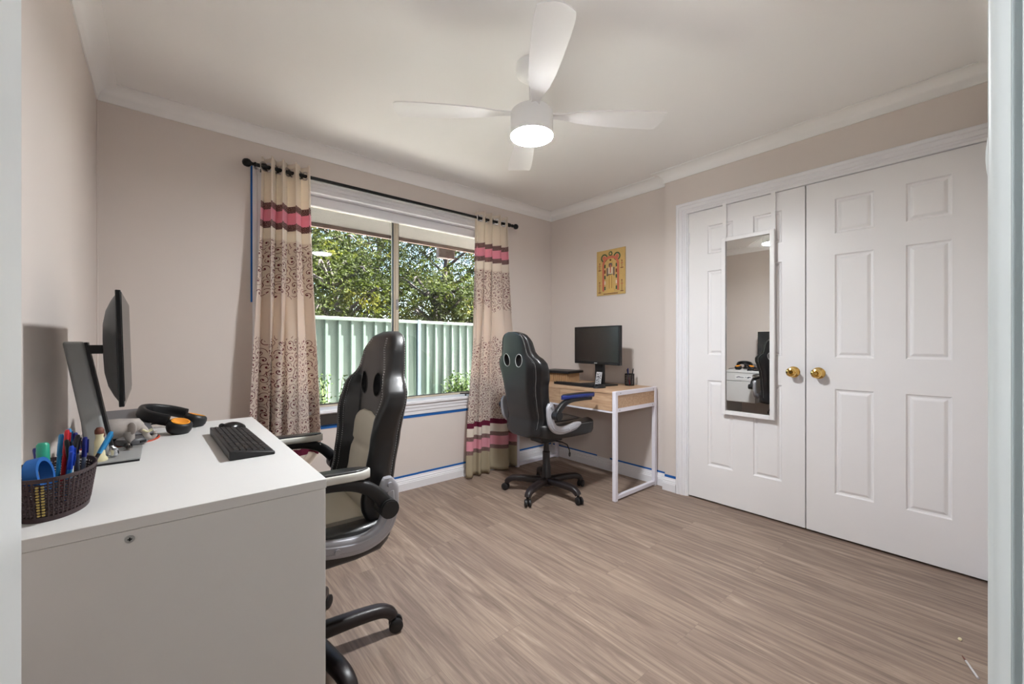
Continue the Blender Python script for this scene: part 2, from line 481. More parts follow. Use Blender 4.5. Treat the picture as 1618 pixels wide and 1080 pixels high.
# baseboards
def bprof(h=.098, th=.018):
    return [(0, 0), (th, 0), (th, h * .55), (th - .003, h * .58), (th - .003, h * .66), (th - .007, h * .70), (th - .007, h * .80), (th - .012, h * .86), (.004, h), (0, h)]
def board(name, a, b_, nrm, label, ext=(0, 0), prof=None):
    A, B, N = Vector(a), Vector(b_), Vector(nrm); D = (B - A).normalized()
    bm = NB()
    loft(bm, [[(E.x + N.x * d + D.x * e, E.y + N.y * d + D.y * e, z) for d, z in (prof or bprof())] for E, e in ((A, -ext[0]), (B, ext[1]))])
    return struct(name, bm, M['trimwhite'], label=label)
board('baseboard_window', (XL, YW), (XR, YW), (0, -1), 'white moulded baseboard under the window')
board('baseboard_recess', (XR, YW - .018), (XR, YJ), (-1, 0), 'white moulded baseboard behind the oak desk')
board('baseboard_closet', (XC, YJ + .012), (XC, 1.542), (-1, 0), 'short white baseboard beside the closet frame')
board('baseboard_left', (XL, YS), (XL, YW - .018), (1, 0), 'white baseboard along the left wall')
board('baseboard_doorway', (DX1 + .09, YS), (XC, YS), (0, 1), 'white baseboard along the doorway wall')
board('trim_bead_window', (1.9, YW - .018), (XR, YW - .018), (0, -1), 'thin quarter bead at the foot of the window wall', prof=[(0, 0), (.018, 0), (.016, .010), (.010, .016), (0, .018)])

# blue masking tape left along the trims
def tapebox(x0, x1, y0, y1, z0, z1, label, grp='strips of blue masking tape left on the trims'):
    bm = NB(); box(bm, x0, x1, y0, y1, z0, z1)
    return tag(obj('masking_tape', bm, M['tape']), label, 'tape', grp)
tapebox(.400, .414, YW - .0025, YW - .0003, 1.35, 2.17, 'tall blue tape strip running down beside the left curtain')
tapebox(.72, 2.25, YW - .0025, YW - .0001, 0.537, .562, 'long blue tape strip right under the window sill')
tapebox(.62, 1.50, YW - .0045, YW - .0003, .098, .112, 'blue tape strip on the baseboard left of the bare gap under the window')
tapebox(1.50, 2.0, YW - .0045, YW - .0003, .099, .113, 'blue tape strip on the baseboard ending at the right curtain')
tapebox(2.45, XR - .01, YW - .0045, YW - .0003, .098, .112, 'blue tape strip on the baseboard right of the right curtain')
tapebox(XR - .0045, XR - .0003, 2.32, 2.86, .098, .109, 'blue tape strip on the baseboard behind the office chair')
tapebox(XR - .0045, XR - .0003, 1.66, 2.18, .098, .110, 'blue tape strip on the baseboard between the oak desk legs')
tapebox(XC - .0045, XC - .0003, 1.545, YJ, .098, .116, 'short blue tape piece beside the closet frame')
tapebox(XC - .03, XC - .012, .0, .022, .0005, .02, 'tiny blue tape scrap on the floor by the closet corner')
tapebox(1.2, 1.95, YW - .0025, YW - .0003, 2.16, 2.172, 'blue tape strip peeking out above the curtain rod')

# ------------------------------------------------------------------ window
b = NB()
aw = .07
def arch_v(bm, x0, x1, z0, z1):       # a moulded vertical board on the wall, profile across x
    pr = [(x0, YW), (x0, YW - .012), (x0 + (x1 - x0) * .12, YW - .017), (x0 + (x1 - x0) * .3, YW - .017), (x0 + (x1 - x0) * .36, YW - .012), (x0 + (x1 - x0) * .62, YW - .015), (x0 + (x1 - x0) * .68, YW - .010), (x0 + (x1 - x0) * .95, YW - .010), (x1, YW - .007), (x1, YW)]
    loft(bm, [[(x, y, z) for x, y in pr] for z in (z0, z1)])
def arch_h(bm, z0, z1, x0, x1, yw=None, depth=1):
    pr = [(z0, 0), (z0, .012), (z0 + (z1 - z0) * .12, .017), (z0 + (z1 - z0) * .3, .017), (z0 + (z1 - z0) * .36, .012), (z0 + (z1 - z0) * .62, .015), (z0 + (z1 - z0) * .68, .010), (z0 + (z1 - z0) * .95, .010), (z1, .007), (z1, 0)]
    loft(bm, [[(x, YW - d, z) for z, d in pr] for x in (x0, x1)])
arch_v(b, WX0 - aw + .005, WX0 + .004, WZ0 - .02, WZ1 + .07)
arch_v(b, WX1 + aw - .005, WX1 - .004, WZ0 - .02, WZ1 + .07)
arch_h(b, WZ1 + .075, WZ1 - .002, WX0 - aw + .005, WX1 + aw - .005)
box(b, WX0, WX1, YW - .0, 3.05, WZ1 - .002, WZ1 + .012)            # head lining
box(b, WX0 - .012, WX0 + .002, YW, 3.05, WZ0, WZ1); box(b, WX1 - .002, WX1 + .012, YW, 3.05, WZ0, WZ1)
struct('trim_window_architrave', b, M['trimwhite'], label='white moulded surround of the window')
b = NB()
pr = [(YW + .16, WZ0 - .028), (YW - .028, WZ0 - .028), (YW - .036, WZ0 - .020), (YW - .036, WZ0 - .006), (YW - .030, WZ0), (YW + .16, WZ0)]
loft(b, [[(x, y, z) for y, z in pr] for x in (WX0 - .08, WX1 + .08)])
pr = [(YW, WZ0 - .105), (YW - .010, WZ0 - .105), (YW - .012, WZ0 - .080), (YW - .017, WZ0 - .074), (YW - .017, WZ0 - .055), (YW - .022, WZ0 - .048), (YW - .022, WZ0 - .028), (YW, WZ0 - .028)]
loft(b, [[(x, y, z) for y, z in pr] for x in (.97, WX1 + .06)])
struct('trim_window_sill', b, M['trimwhite'], label='white window sill with moulded apron')
b = NB(); box(b, WX0 - .06, .968, YW - .02, YW - .0005, WZ0 - .098, WZ0 - .03)  # plain dark brown strip along the left part of the apron
struct('trim_sill_apron', b, M['darkstrip'], label='dark brown strip under the left end of the sill')
# roller blind box at the head
b = NB(); box(b, WX0 + .004, WX1 - .004, 2.962, 3.005, 2.025, WZ1 - .003)
tag(obj('blind_box', b, M['trimwhite'], bevel=.003), 'white blind box across the top of the window', 'blind')
# frame and glass
FY = 3.01
b = NB()
box(b, WX0 + .002, WX0 + .032, FY, FY + .05, WZ0, WZ1 - .003); box(b, WX1 - .032, WX1 - .002, FY, FY + .05, WZ0, WZ1 - .003)
box(b, WX0 + .002, WX1 - .002, FY, FY + .05, 2.04, WZ1 - .003); box(b, WX0 + .002, WX1 - .002, FY, FY + .05, WZ0, WZ0 + .014)
wf = struct('window_1', b, M['alframe'], bevel=.002, label='beige aluminium sliding window with two panes')
b = NB()
box(b, 1.353, 1.366, FY - .004, FY + .04, WZ0 + .014, 2.04); box(b, 1.366, 1.392, FY - .010, FY + .02, WZ0 + .014, 2.04)
obj('window_mullion', b, M['alframe'], wf, bevel=.002)
b = NB(); box(b, 1.3490, 1.353, FY - .006, FY + .02, WZ0 + .014, 2.04); box(b, 1.392, 1.396, FY - .006, FY + .02, WZ0 + .014, 2.04)
box(b, WX0 + .032, 1.349, FY + .0, FY + .02, WZ0 + .013, WZ0 + .020); box(b, WX0 + .5, WX1 - .05, FY + .02, FY + .03, WZ0 + .012, WZ0 + .018)
obj('window_seal', b, M['frame_dark'], wf)
b = NB(); box(b, 1.370, 1.386, FY - .022, FY - .010, 1.36, 1.44); box(b, 1.374, 1.382, FY - .034, FY - .022, 1.375, 1.42)
obj('window_latch', b, M['chrome'], wf, bevel=.003)
for x0, x1, y in ((WX0 + .03, 1.356, FY + .026), (1.39, WX1 - .03, FY + .012)):
    b = NB(); box(b, x0, x1, y, y + .004, WZ0 + .012, 2.045)
    obj('window_pane', b, M['glass'], wf)
# small handle/stay on the sill by the right curtain
b = NB(); tube(b, [(1.895, YW + .02, WZ0 + .018), (1.94, YW - .025, WZ0 + .020), (1.985, YW - .035, WZ0 + .020)], .006, 8); cyl(b, (1.93, YW - .01, WZ0), (1.93, YW - .01, WZ0 + .022), .006)
tag(obj('cord_cleat', b, M['frame_dark'], smooth=40), 'small dark cleat at the right end of the window sill', 'cleat')
# cord tensioner low on the baseboard
e = empty('cord_tensioner', (1.955, YW - .02, .06), 0, 'small chrome cord clip hanging on the baseboard left of the right curtain', 'cord clip')
b = NB(); tube(b, [(-.01, -.003, .045), (-.004, -.008, .01), (.002, -.008, -.02), (.012, -.006, .0), (.008, -.003, .05)], .003, 6); obj('clip_wire', b, M['chrome'], e, smooth=40)
b = NB(); cyl(b, (-.006, -.004, -.02), (-.006, -.018, -.02), .011); cyl(b, (.014, -.004, -.022), (.014, -.018, -.022), .010); obj('clip_foot', b, M['black'], e, smooth=40)

# ------------------------------------------------------------------ closet
def panel_door(name, y0, y1, hinge_at_y1, label, knob_y):
    """six-panel door, face at XC, between y0 and y1, raised panels really moulded in the face"""
    z0, z1 = .012, 2.035
    w = y1 - y0
    cols = [(y0 + .116 / .706 * w, y0 + .285 / .706 * w), (y0 + .40 / .706 * w, y0 + .575 / .706 * w)]
    rows = [(.25, .85), (1.02, 1.61), (1.72, 1.925)]
    ys = [y0]; zs = [z0]
    for a, c in cols: ys += [a, c]
    ys.append(y1)
    for a, c in rows: zs += [a, c]
    zs.append(z1)
    bm = NB(); G = {}
    for i, y in enumerate(ys):
        for j, z in enumerate(zs): G[i, j] = bm.verts.new((XC, y, z))
    for i in range(len(ys) - 1):
        for j in range(len(zs) - 1):
            q = [G[i, j], G[i + 1, j], G[i + 1, j + 1], G[i, j + 1]]
            if i % 2 == 1 and j % 2 == 1:
                ya, yb, za, zb = ys[i], ys[i + 1], zs[j], zs[j + 1]
                prev = q
                for ins, dep in ((.004, .0), (.010, .0085), (.018, .0095), (.030, .0025), (.034, .0015)):
                    cur = [bm.verts.new((XC + dep, y, z)) for y, z in ((ya + ins, za + ins), (yb - ins, za + ins), (yb - ins, zb - ins), (ya + ins, zb - ins))]
                    for k in range(4):
                        bm.faces.new((prev[k], prev[(k + 1) % 4], cur[(k + 1) % 4], cur[k]))
                    prev = cur
                bm.faces.new(prev)
            else:
                bm.faces.new(q)
    # rim and back
    bk = [bm.verts.new((XC + .035, y, z)) for y, z in ((y0, z0), (y1, z0), (y1, z1), (y0, z1))]
    bm.faces.new(bk)
    nY, nZ = len(ys), len(zs)
    bot = [G[i, 0] for i in range(nY)]; top = [G[i, nZ - 1] for i in range(nY)]
    lf = [G[0, j] for j in range(nZ)]; rt = [G[nY - 1, j] for j in range(nZ)]
    bm.faces.new(bot + [bk[1], bk[0]]); bm.faces.new(top + [bk[2], bk[3]])
    bm.faces.new(lf + [bk[3], bk[0]]); bm.faces.new(rt + [bk[2], bk[1]])
    d = struct(name, bm, M['white'], label=label)
    kb = NB(); Mx = Matrix.Translation((XC, knob_y, .932)) @ Matrix.Rotation(-PI / 2, 4, 'Y')
    lathe(kb, [(.0, 0), (.032, 0), (.033, .004), (.028, .010), (.013, .013), (.012, .030), (.020, .036), (.027, .045), (.0275, .055), (.023, .064), (.015, .067), (.012, .064), (.008, .060), (.0, .060)], 32, Mx)
    obj('door_knob', kb, M['brass'], d, smooth=40)
    hy = y1 + .002 if hinge_at_y1 else y0 - .002
    for z in (.28, 1.81):
        hb = NB(); cyl(hb, (XC - .004, hy, z), (XC - .004, hy, z + .09), .006, n=10); box(hb, XC - .003, XC - .0005, hy - .012, hy, z + .005, z + .085)
        obj('hinge', hb, M['trimwhite'], d, smooth=40)
    return d
panel_door('door_1', .743, 1.450, True, 'left closet door leaf carrying the hanging mirror', .800)
panel_door('door_2', .026, .737, False, 'right closet door leaf with six moulded panels', .676)
# door frame
b = NB()
def arch_profile(bm, side_pts, axis):
    pass
W = .078
pf = [(0, 0), (0, .016), (.006, .021), (.022, .021), (.026, .017), (.048, .019), (.052, .014), (.062, .014), (.066, .010), (W, .010), (W, 0)]   # from outer edge inwards
# vertical left (y from 1.54 inward to 1.462)
loft(b, [[(XC - d, 1.540 - s, z if z < 1 else 2.117 - s) for s, d in pf] for z in (0, 2)])
loft(b, [[(XC - d, y if y < 0 else 1.540 - s, 2.117 - s) for s, d in pf] for y in (1.0, -.012)])
box(b, XC - .003, XC + .1, 1.452, 1.464, 0, 2.049); box(b, XC - .003, XC + .1, -.012, 1.464, 2.038, 2.050)
box(b, XC - .001, XC + .1, -.011, .024, 0, 2.049)
struct('trim_closet_frame', b, M['trimwhite'], label='white moulded frame around the closet doors')
# hanging mirror
mr = empty('door_mirror', (XC, 1.05, .63), 0, 'tall white framed mirror hung over the left closet door', 'mirror')
mx0, mx1 = XC - .036, XC - .014
y0, y1, z0, z1 = .893 - 1.05, 1.208 - 1.05, 0, 1.178
b = NB(); fw = .026
def mbox(bm, a, c, y0, y1, z0, z1): box(bm, a - XC, c - XC, y0, y1, z0, z1)
mbox(b, mx0, mx1, y0, y0 + fw, z0, z1); mbox(b, mx0, mx1, y1 - fw, y1, z0, z1)
mbox(b, mx0, mx1, y0 + fw, y1 - fw, z0, z0 + fw); mbox(b, mx0, mx1, y0 + fw, y1 - fw, z1 - fw, z1)
obj('mirror_frame', b, M['white'], mr, bevel=.002)
b = NB(); mbox(b, mx1 - .010, mx1 - .007, y0 + fw - .002, y1 - fw + .002, z0 + fw - .002, z1 - fw + .002)
mg = obj('mirror_glass', b, M['mirror'], mr)
b = NB(); mbox(b, mx1 - .006, mx1, y0 + .005, y1 - .005, z0 + .005, z1 - .005); obj('mirror_backing', b, M['white'], mr)
for yy in (y0 + .012, y1 - .012):
    b = NB(); mbox(b, XC - .0160, XC - .0145, yy - .012, yy + .012, z1 - .02, 2.0375 - .63)
    mbox(b, XC - .0145, XC + .012, yy - .011, yy + .011, 2.0365 - .63, 2.0380 - .63)
    obj('hanging_hook', b, M['white'], mr)

# ------------------------------------------------------------------ picture on the wall
pic = empty('wall_picture', (XR - .001, 2.17, 1.52), 0, 'gold devotional print with a red arch on the wall above the oak desk', 'picture')
def pbox(bm, y, z, w, h, d=.001, mi=0, x=-.0060): box(bm, x - d, x, y - w / 2, y + w / 2, z - h / 2, z + h / 2, mi=mi)
b = NB(); box(b, -.006, 0, -.148, .148, 0, .392); obj('gold_panel', b, M['gold_paint'], pic)
pm = [simple('print_red', RGB(202, 112, 86), .5), simple('print_green', RGB(60, 92, 62), .5), simple('print_yellow', RGB(216, 180, 104), .4), simple('print_brown', RGB(120, 70, 44), .5), simple('print_skin', RGB(122, 104, 96), .5), simple('print_pale', RGB(224, 206, 180), .5)]
b = NB()
def pdisc(y, z, r, mi, r0=0, d=.0012, n=20, sy=1):
    pts = [(y + r * sy * math.cos(2 * PI * k / n), z + r * math.sin(2 * PI * k / n)) for k in range(n)]
    A = [b.verts.new((-.0060 - d, p[0], p[1])) for p in pts]
    if r0:
        I = [b.verts.new((-.0060 - d, y + r0 * sy * math.cos(2 * PI * k / n), z + r0 * math.sin(2 * PI * k / n))) for k in range(n)]
        ring_faces(b, A, I, mi=mi, sm=False)
    else:
        b.faces.new(A).material_index = mi
for s in (-1, 1):
    pbox(b, s * .077, .155, .020, .24, mi=0); pdisc(s * .066, .325, .035, 1, .024); pdisc(s * .066, .325, .018, 0)
    for k in range(5): pbox(b, s * .060, .06 + k * .048, .014, .03, .0014, mi=(1, 5, 1, 3, 1)[k])
    for zz, hh in ((.02, .09), (.215, .06)):
        pbox(b, s * .115, zz + hh / 2, .004, hh, mi=3); pbox(b, s * .115, zz + .006, .030, .006, mi=3); pbox(b, s * .115, zz + hh * .75, .024, .005, mi=0); pdisc(s * .115, zz + hh + .006, .006, 3)
for k in range(13):
    a = PI * k / 12
    pdisc(.074 * math.cos(a), .272 + .055 * math.sin(a), .012, 0, d=.0016 + k * 1e-5)
pdisc(0, .356, .020, 1, .010)
pbox(b, 0, .115, .050, .13, .002, mi=2); pbox(b, 0, .205, .046, .065, .002, mi=5); pbox(b, 0, .225, .012, .07, .0024, mi=0)
for s in (-1, 1): pbox(b, s * .034, .200, .014, .07, .002, mi=4); pbox(b, s * .012, .11, .004, .11, .0024, mi=3)
pdisc(0, .258, .020, 4, d=.0022); pbox(b, 0, .286, .030, .022, .0024, mi=2); pdisc(0, .300, .009, 3, d=.0026)
pbox(b, 0, .036, .070, .030, .002, mi=2); pbox(b, 0, .012, .150, .006, .0015, mi=3)
obj('printed_figure', b, pm, pic)

# ------------------------------------------------------------------ curtain rod + curtains
RZ, RY = 2.145, 2.80
rod = empty('curtain_rod', (.37, RY, RZ), 0, 'long black curtain rod with round end knobs above the window', 'curtain rod')
b = NB(); cyl(b, (.04, 0, 0), (2.01, 0, 0), .011, n=16); obj('rod', b, M['rodblack'], rod, smooth=40)
for x, s in ((0, 1), (2.045, -1)):
    b = NB(); lathe(b, [(.0, -.024), (.012, -.021), (.02, -.014), (.024, 0), (.022, .012), (.013, .021), (.009, .026), (.009, .034), (.014, .037), (.014, .045), (.008, .048), (.0, .05)], 20, Matrix.Translation((x, 0, 0)) @ Matrix.Rotation(s * PI / 2, 4, 'Y'))
    obj('finial', b, M['rodblack'], rod, smooth=50)
for x in (.085, 1.965):
    b = NB(); box(b, x - .008, x + .008, 0, YW - RY - .0005, -.012, .004); cyl(b, (x - .012, 0, 0), (x + .012, 0, 0), .017, n=14); box(b, x - .012, x + .012, YW - RY - .006, YW - RY - .0006, -.05, .02)
    obj('bracket', b, M['rodblack'], rod, smooth=40)

def low0(v): return sstep(.1, .6, v)
def curtain(x0t, x1t, x0b, x1b, zb, label, nf, seed, lowfn=None, amp=.045, zt=2.20):
    """hanging cloth: nf folds; x range at top (x0t..x1t) and bottom (x0b..x1b)"""
    root = empty('curtain', ((x0t + x1t) / 2, RY, 0), 0, label, 'curtain', 'patterned cream and pink eyelet curtains')
    ox = (x0t + x1t) / 2
    rnd = random.Random(seed)
    nu, nv = nf * 22, 72
    bm = NB(); uvl = bm.loops.layers.uv.new('UVMap')
    ph = [rnd.uniform(-.5, .5) for _ in range(6)]
    G = []
    L = (x1b - x0b) * 2.1
    for j in range(nv + 1):
        v = j / nv; z = zt + (zb - zt) * v
        row = []
        for i in range(nu + 1):
            u = i / nu
            a = (u + (.020 + .035 * low0(v)) * math.sin(2 * PI * u * 1.3 + ph[5] * 6)) * nf * 2 * PI
            low = sstep(.15, .9, v)
            sx0 = x0t + (x0b - x0t) * sstep(0, 1, v) ; sx1 = x1t + (x1b - x1t) * sstep(0, 1, v)
            if lowfn: sx0, sx1 = lowfn(z, sx0, sx1)
            w = u + .012 * math.sin(a * .5 + ph[0]) * low
            x = sx0 + (sx1 - sx0) * w
            A = amp * (1 - .15 * low) * (1 + .45 * low * math.sin(u * 8 + ph[1] * 6))
            y = A * math.sin(a + low * 1.6 * math.sin(u * 5 + ph[2] * 5) + .25 * low * math.sin(3 * v + ph[4] * 4))
            x += .012 * math.sin(2 * a + .6) * (1 - low * .4) * (nf and 1)
            y += .008 * low * math.sin(a * 2.3 + v * 4 + ph[3] * 3)
            y = min(y, .058)
            row.append(bm.verts.new((x - ox, y, z)))
        G.append(row)
    for j in range(nv):
        for i in range(nu):
            f = bm.faces.new((G[j][i], G[j][i + 1], G[j + 1][i + 1], G[j + 1][i])); f.smooth = True
            for lp, (ii, jj) in zip(f.loops, ((i, j), (i + 1, j), (i + 1, j + 1), (i, j + 1))):
                lp[uvl].uv = (L * ii / nu, G[jj][ii].co.z)
    c = obj('cloth', bm, M['curtain'], root)
    for p in c.data.polygons: p.use_smooth = True
    s = c.modifiers.new('thick', 'SOLIDIFY'); s.thickness = .0015; s.offset = 0
    # eyelet rings where the cloth crosses the rod
    for k in range(nf * 2):
        u = (k + .0) / (nf * 2) if k else .012
        a = u * nf * 2 * PI
        x = x0t + (x1t - x0t) * u + .012 * math.sin(2 * a + .6) - ox
        rb = NB()
        sg = 1 if k % 2 == 0 else -1
        nrm = Vector((.6, -.8 * sg, 0)).normalized()
        Mx = Matrix.Translation((x, .0, RZ)) @ nrm.to_track_quat('Z', 'Y').to_matrix().to_4x4()
        lathe(rb, [(.018, -.003), (.027, -.003), (.028, 0), (.027, .003), (.018, .003), (.017, 0), (.018, -.003)], 20, Mx, cap=False)
        obj('eyelet', rb, M['chrome'], root, smooth=50)
    return root
def low_left(z, a, c):
    k = sstep(.46, .30, z) if z < .46 else 0
    k = 1 - sstep(.28, .46, z)
    return a, c - .10 * k
curtain(.440, .705, .370, .778, .02, 'cream, pink and scroll-patterned curtain at the left end of the window, behind the white desk', 4, 3, low_left, amp=.05)
curtain(1.985, 2.31, 1.882, 2.46, .015, 'cream, pink and scroll-patterned curtain at the right end of the window, behind the all-black chair', 4, 8, lambda z, a, c: (a, c - .07 * sstep(.3, .7, z) * sstep(2.0, 1.4, z) if False else c), amp=.045)

# ------------------------------------------------------------------ ceiling fan
fan = empty('ceiling_fan', (1.297, 1.391, ZC), 0, 'white four-bladed ceiling fan with a round light', 'ceiling fan')
b = NB(); lathe(b, [(0, 0), (.072, 0), (.074, -.02), (.070, -.045), (.050, -.062), (.020, -.068), (.018, -.066), (0, -.066)], 32); obj('canopy', b, M['fan'], fan, smooth=50)
b = NB(); cyl(b, (0, 0, -.06), (0, 0, -.22), .013, n=16); obj('downrod', b, M['fan'], fan, smooth=50)
b = NB(); lathe(b, [(0, -.190), (.030, -.192), (.045, -.205), (.088, -.212), (.097, -.222), (.098, -.328), (0, -.328)], 40); obj('motor_housing', b, M['fan'], fan, smooth=45)
b = NB(); lathe(b, [(0.0, -.3285), (.0975, -.3285), (.0960, -.331), (.09, -.333), (.05, -.3345), (0, -.335)], 40)
M['lamp'] = emit('fan_lamp_glow', (.95, .975, 1.0, 1), 235)
obj('light_diffuser', b, M['lamp'], fan, smooth=60)
for k in range(4):
    ang = math.radians(54 + 90 * k)
    bm = NB(); loops = []
    stations = [(.085, .035, 16), (.12, .036, 15), (.16, .050, 14), (.22, .085, 13), (.30, .108, 12), (.40, .124, 11), (.50, .134, 10), (.57, .136, 9.5), (.605, .134, 9.3), (.625, .126, 9.2)]
    for r, w, tw in stations:
        tw = -.38 * math.radians(tw); L = []
        n = 10
        for i in range(n + 1):
            s = i / n * 2 - 1
            bow = (r - .085) * 0 + .0
            endround = .0
            xx = r - (.018 * (1 - (1 - abs(s)) ** .5) * 0 if r < .6 else .02 * (s ** 2) * (.5 if s < 0 else 1))
            yy = s * w / 2
            zz = .010 * (1 - s * s)
            L.append(Vector((xx, yy * math.cos(tw), yy * math.sin(tw) + zz)))
        T = [p + Vector((0, 0, .005)) for p in L[::-1]]
        loops.append([Matrix.Rotation(ang, 3, 'Z') @ (p + Vector((0, .004, -.232))) for p in L + T])
    loft(bm, loops)
    obj('blade', bm, M['fan'], fan, smooth=40)

# ------------------------------------------------------------------ desk 1 (white)
DZ = .76; D0, D1, E0, E1 = -.235, .322, 1.118, 2.270
dk = empty('white_desk', (D0, E0, 0), 0, 'white desk with a drawer unit against the left wall, nearest the camera', 'desk')
w_, l_ = D1 - D0, E1 - E0
b = NB(); box(b, 0, w_, 0, l_, DZ - .024, DZ); obj('desk_top', b, M['laminate'], dk, bevel=.0015)
b = NB(); box(b, .005, w_ - .002, .002, .020, 0, DZ - .0248); sp_ = obj('side_panel', b, M['laminate'], dk, bevel=.001)
b = NB(); cyl(b, (.185, .0025, .718), (.185, .0005, .718), .0075, n=20); obj('cam_bolt', b, M['alu'], sp_, smooth=40)
b = NB(); box(b, .1815, .1885, .0, .0012, .7168, .7192); box(b, .1838, .1862, .0, .0012, .7145, .7215); obj('bolt_slot', b, M['black'], sp_)
b = NB(); box(b, .005, w_ - .002, l_ - .020, l_ - .002, 0, DZ - .0248); obj('side_panel', b, M['laminate'], dk, bevel=.001)
b = NB(); box(b, .02, .034, .021, l_ - .021, .38, DZ - .0248); obj('back_panel', b, M['laminate'], dk)
b = NB(); box(b, .035, w_ - .022, l_ - .375, l_ - .359, .375, DZ - .0248); box(b, .035, w_ - .022, l_ - .359, l_ - .021, .375, .39); obj('drawer_cabinet', b, M['laminate'], dk)
for z0, z1 in ((.635, .732), (.378, .630)):
    b = NB(); box(b, w_ - .0215, w_ - .003, l_ - .373, l_ - .0225, z0, z1); dr = obj('drawer', b, M['laminate'], dk, bevel=.0015)
    if z0 > .5:
        b = NB(); box(b, w_ - .0029, w_ - .0022, l_ - .335, l_ - .145, .655, .705); st = obj('sticker', b, simple('white_paper', RGB(236, 236, 236), .6), dr)
        b = NB()
        for (yy, zz, ww, hh) in ((-.31, .685, .03, .01), (-.295, .678, .02, .012), (-.27, .683, .012, .006), (-.225, .679, .04, .006), (-.19, .684, .03, .009), (-.17, .679, .02, .007)):
            box(b, w_ - .0022, w_ - .0018, l_ + yy - ww / 2, l_ + yy + ww / 2, zz - hh / 2, zz + hh / 2)
        obj('printed_mark', b, simple('navy_print', RGB(30, 34, 66), .6), st)

# monitor 1
mo = empty('computer_monitor', (-.147, 1.74, DZ), 0, 'large thin black monitor on a silver stand, seen edge-on on the white desk', 'monitor', 'monitors')
b = NB(); box(b, -.050, .097, -.100, .095, .006, .011); obj('stand_base', b, M['alu'], mo, bevel=.001)
b = NB(); box(b, -.048, .095, -.098, .093, .0, .006); obj('base_foot', b, M['black'], mo)
b = NB()
prism(b, [(-.018, .011), (.030, .011), (-.028, .352), (-.072, .352)], -.022, .022, 'y')
obj('stand_post', b, M['alu'], mo, bevel=.008, seg=4)
b = NB(); prism(b, [(.030, .013), (.037, .013), (-.021, .350), (-.028, .350)], -.018, .018, 'y'); obj('post_front', b, M['black'], mo)
b = NB(); box(b, -.032, .012, -.016, .016, .316, .342); obj('monitor_arm', b, M['black'], mo, bevel=.002)
Mt = Matrix.Translation((.064, 0, .334)) @ Matrix.Rotation(math.radians(-1.5), 4, 'Y') @ Matrix.Rotation(math.radians(1.0), 4, 'Z')
b = NB()
def M1box(bm, *a): box(bm, *a, M=Mt)
M1box(b, -.012, -.001, -.270, .270, -.152, .152); obj('monitor_frame', b, M['blackgloss'], mo, bevel=.002)
b = NB(); loops = []
for f_, dx in ((1.0, -.0125), (.97, -.015), (.88, -.024), (.72, -.036), (.5, -.045), (.25, -.050)):
    hy, hz = .268 * f_ if f_ > .7 else .268 * f_, .150 * f_
    L = []
    for k in range(40):
        a = 2 * PI * k / 40; c, s = math.cos(a), math.sin(a)
        L.append(Mt @ Vector((dx, hy * math.copysign(abs(c) ** .25, c), hz * math.copysign(abs(s) ** .25, s))))
    loops.append(L)
loft(b, loops); obj('monitor_back', b, simple('dark_grey_shell', RGB(62, 64, 66), .45), mo, smooth=30)
b = NB(); M1box(b, -.0012, .0002, -.264, .264, -.138, .147); obj('screen', b, M['screen'], mo)

# keyboard
def keyboard(name, loc, rz, label, L, W, rows, mat, group='computer keyboards', tilt=.02):
    k = empty(name, loc, rz, label, 'keyboard', group)
    b = NB()
    prism(b, [(-W / 2, 0), (W / 2, 0), (W / 2, .010), (-W / 2, .010 + tilt)], -L / 2, L / 2, 'y')
    obj('keyboard_body', b, mat, k, bevel=.003)
    n = rows[0]; R = rows[1]
    for r in range(R):
        for c in range(n):
            yy = -L / 2 + .012 + (L - .024) * (c + .5) / n; xx = -W / 2 + .012 + (W - .022) * (r + .5) / R
            if r == R - 1 and 4 <= c <= 8:
                if c != 6: continue
                hw = (L - .024) / n * 2.45
            else: hw = (L - .024) / n * .46
            hx = (W - .022) / R * .45
            zt = .010 + tilt * (W / 2 - xx) / W
            b = NB(); sl = -tilt / W
            Mx = Matrix.Translation((xx, yy, zt)) @ Matrix.Rotation(-math.atan(sl), 4, 'Y')
            loft(b, [[Mx @ Vector((a * hx * s, e * hw * s if hw < .02 else e * (hw - (1 - s) * .01), z)) for a, e in ((-1, -1), (1, -1), (1, 1), (-1, 1))] for s, z in ((1, -.0005), (.82, .0035))])
            obj('key', b, mat, k)
    return k
keyboard('keyboard', (.203, 1.702, DZ), math.radians(1.5), 'black keyboard lying askew on the white desk', .475, .120, (16, 6), M['black'], tilt=.018)

def mouse(loc, rz, label, mat):
    m = empty('computer_mouse', loc, rz, label, 'mouse', 'computer mice')
    b = NB(); loops = []
    for i in range(13):
        t = i / 12; x = -.052 + .104 * t
        h = .036 * math.sin(PI * (.08 + .84 * t)) ** .7 * (1 - .25 * t); w = .031 * (math.sin(PI * (.06 + .88 * t)) ** .45)
        L = [(x, w * math.cos(a), max(0, h * math.sin(a)) if math.sin(a) > 0 else 0) for a in [PI * k / 10 for k in range(11)]]
        loops.append(L)
    loft(b, loops); obj('mouse_shell', b, mat, m, smooth=60)
    b = NB(); cyl(b, (.028, -.004, .021), (.028, .004, .021), .010, n=16); obj('scroll_wheel', b, M['blackmatte'], m, smooth=40)
    return m
mouse((.205, 1.985, DZ), math.radians(195), 'glossy black mouse beyond the keyboard on the white desk', M['blackgloss'])

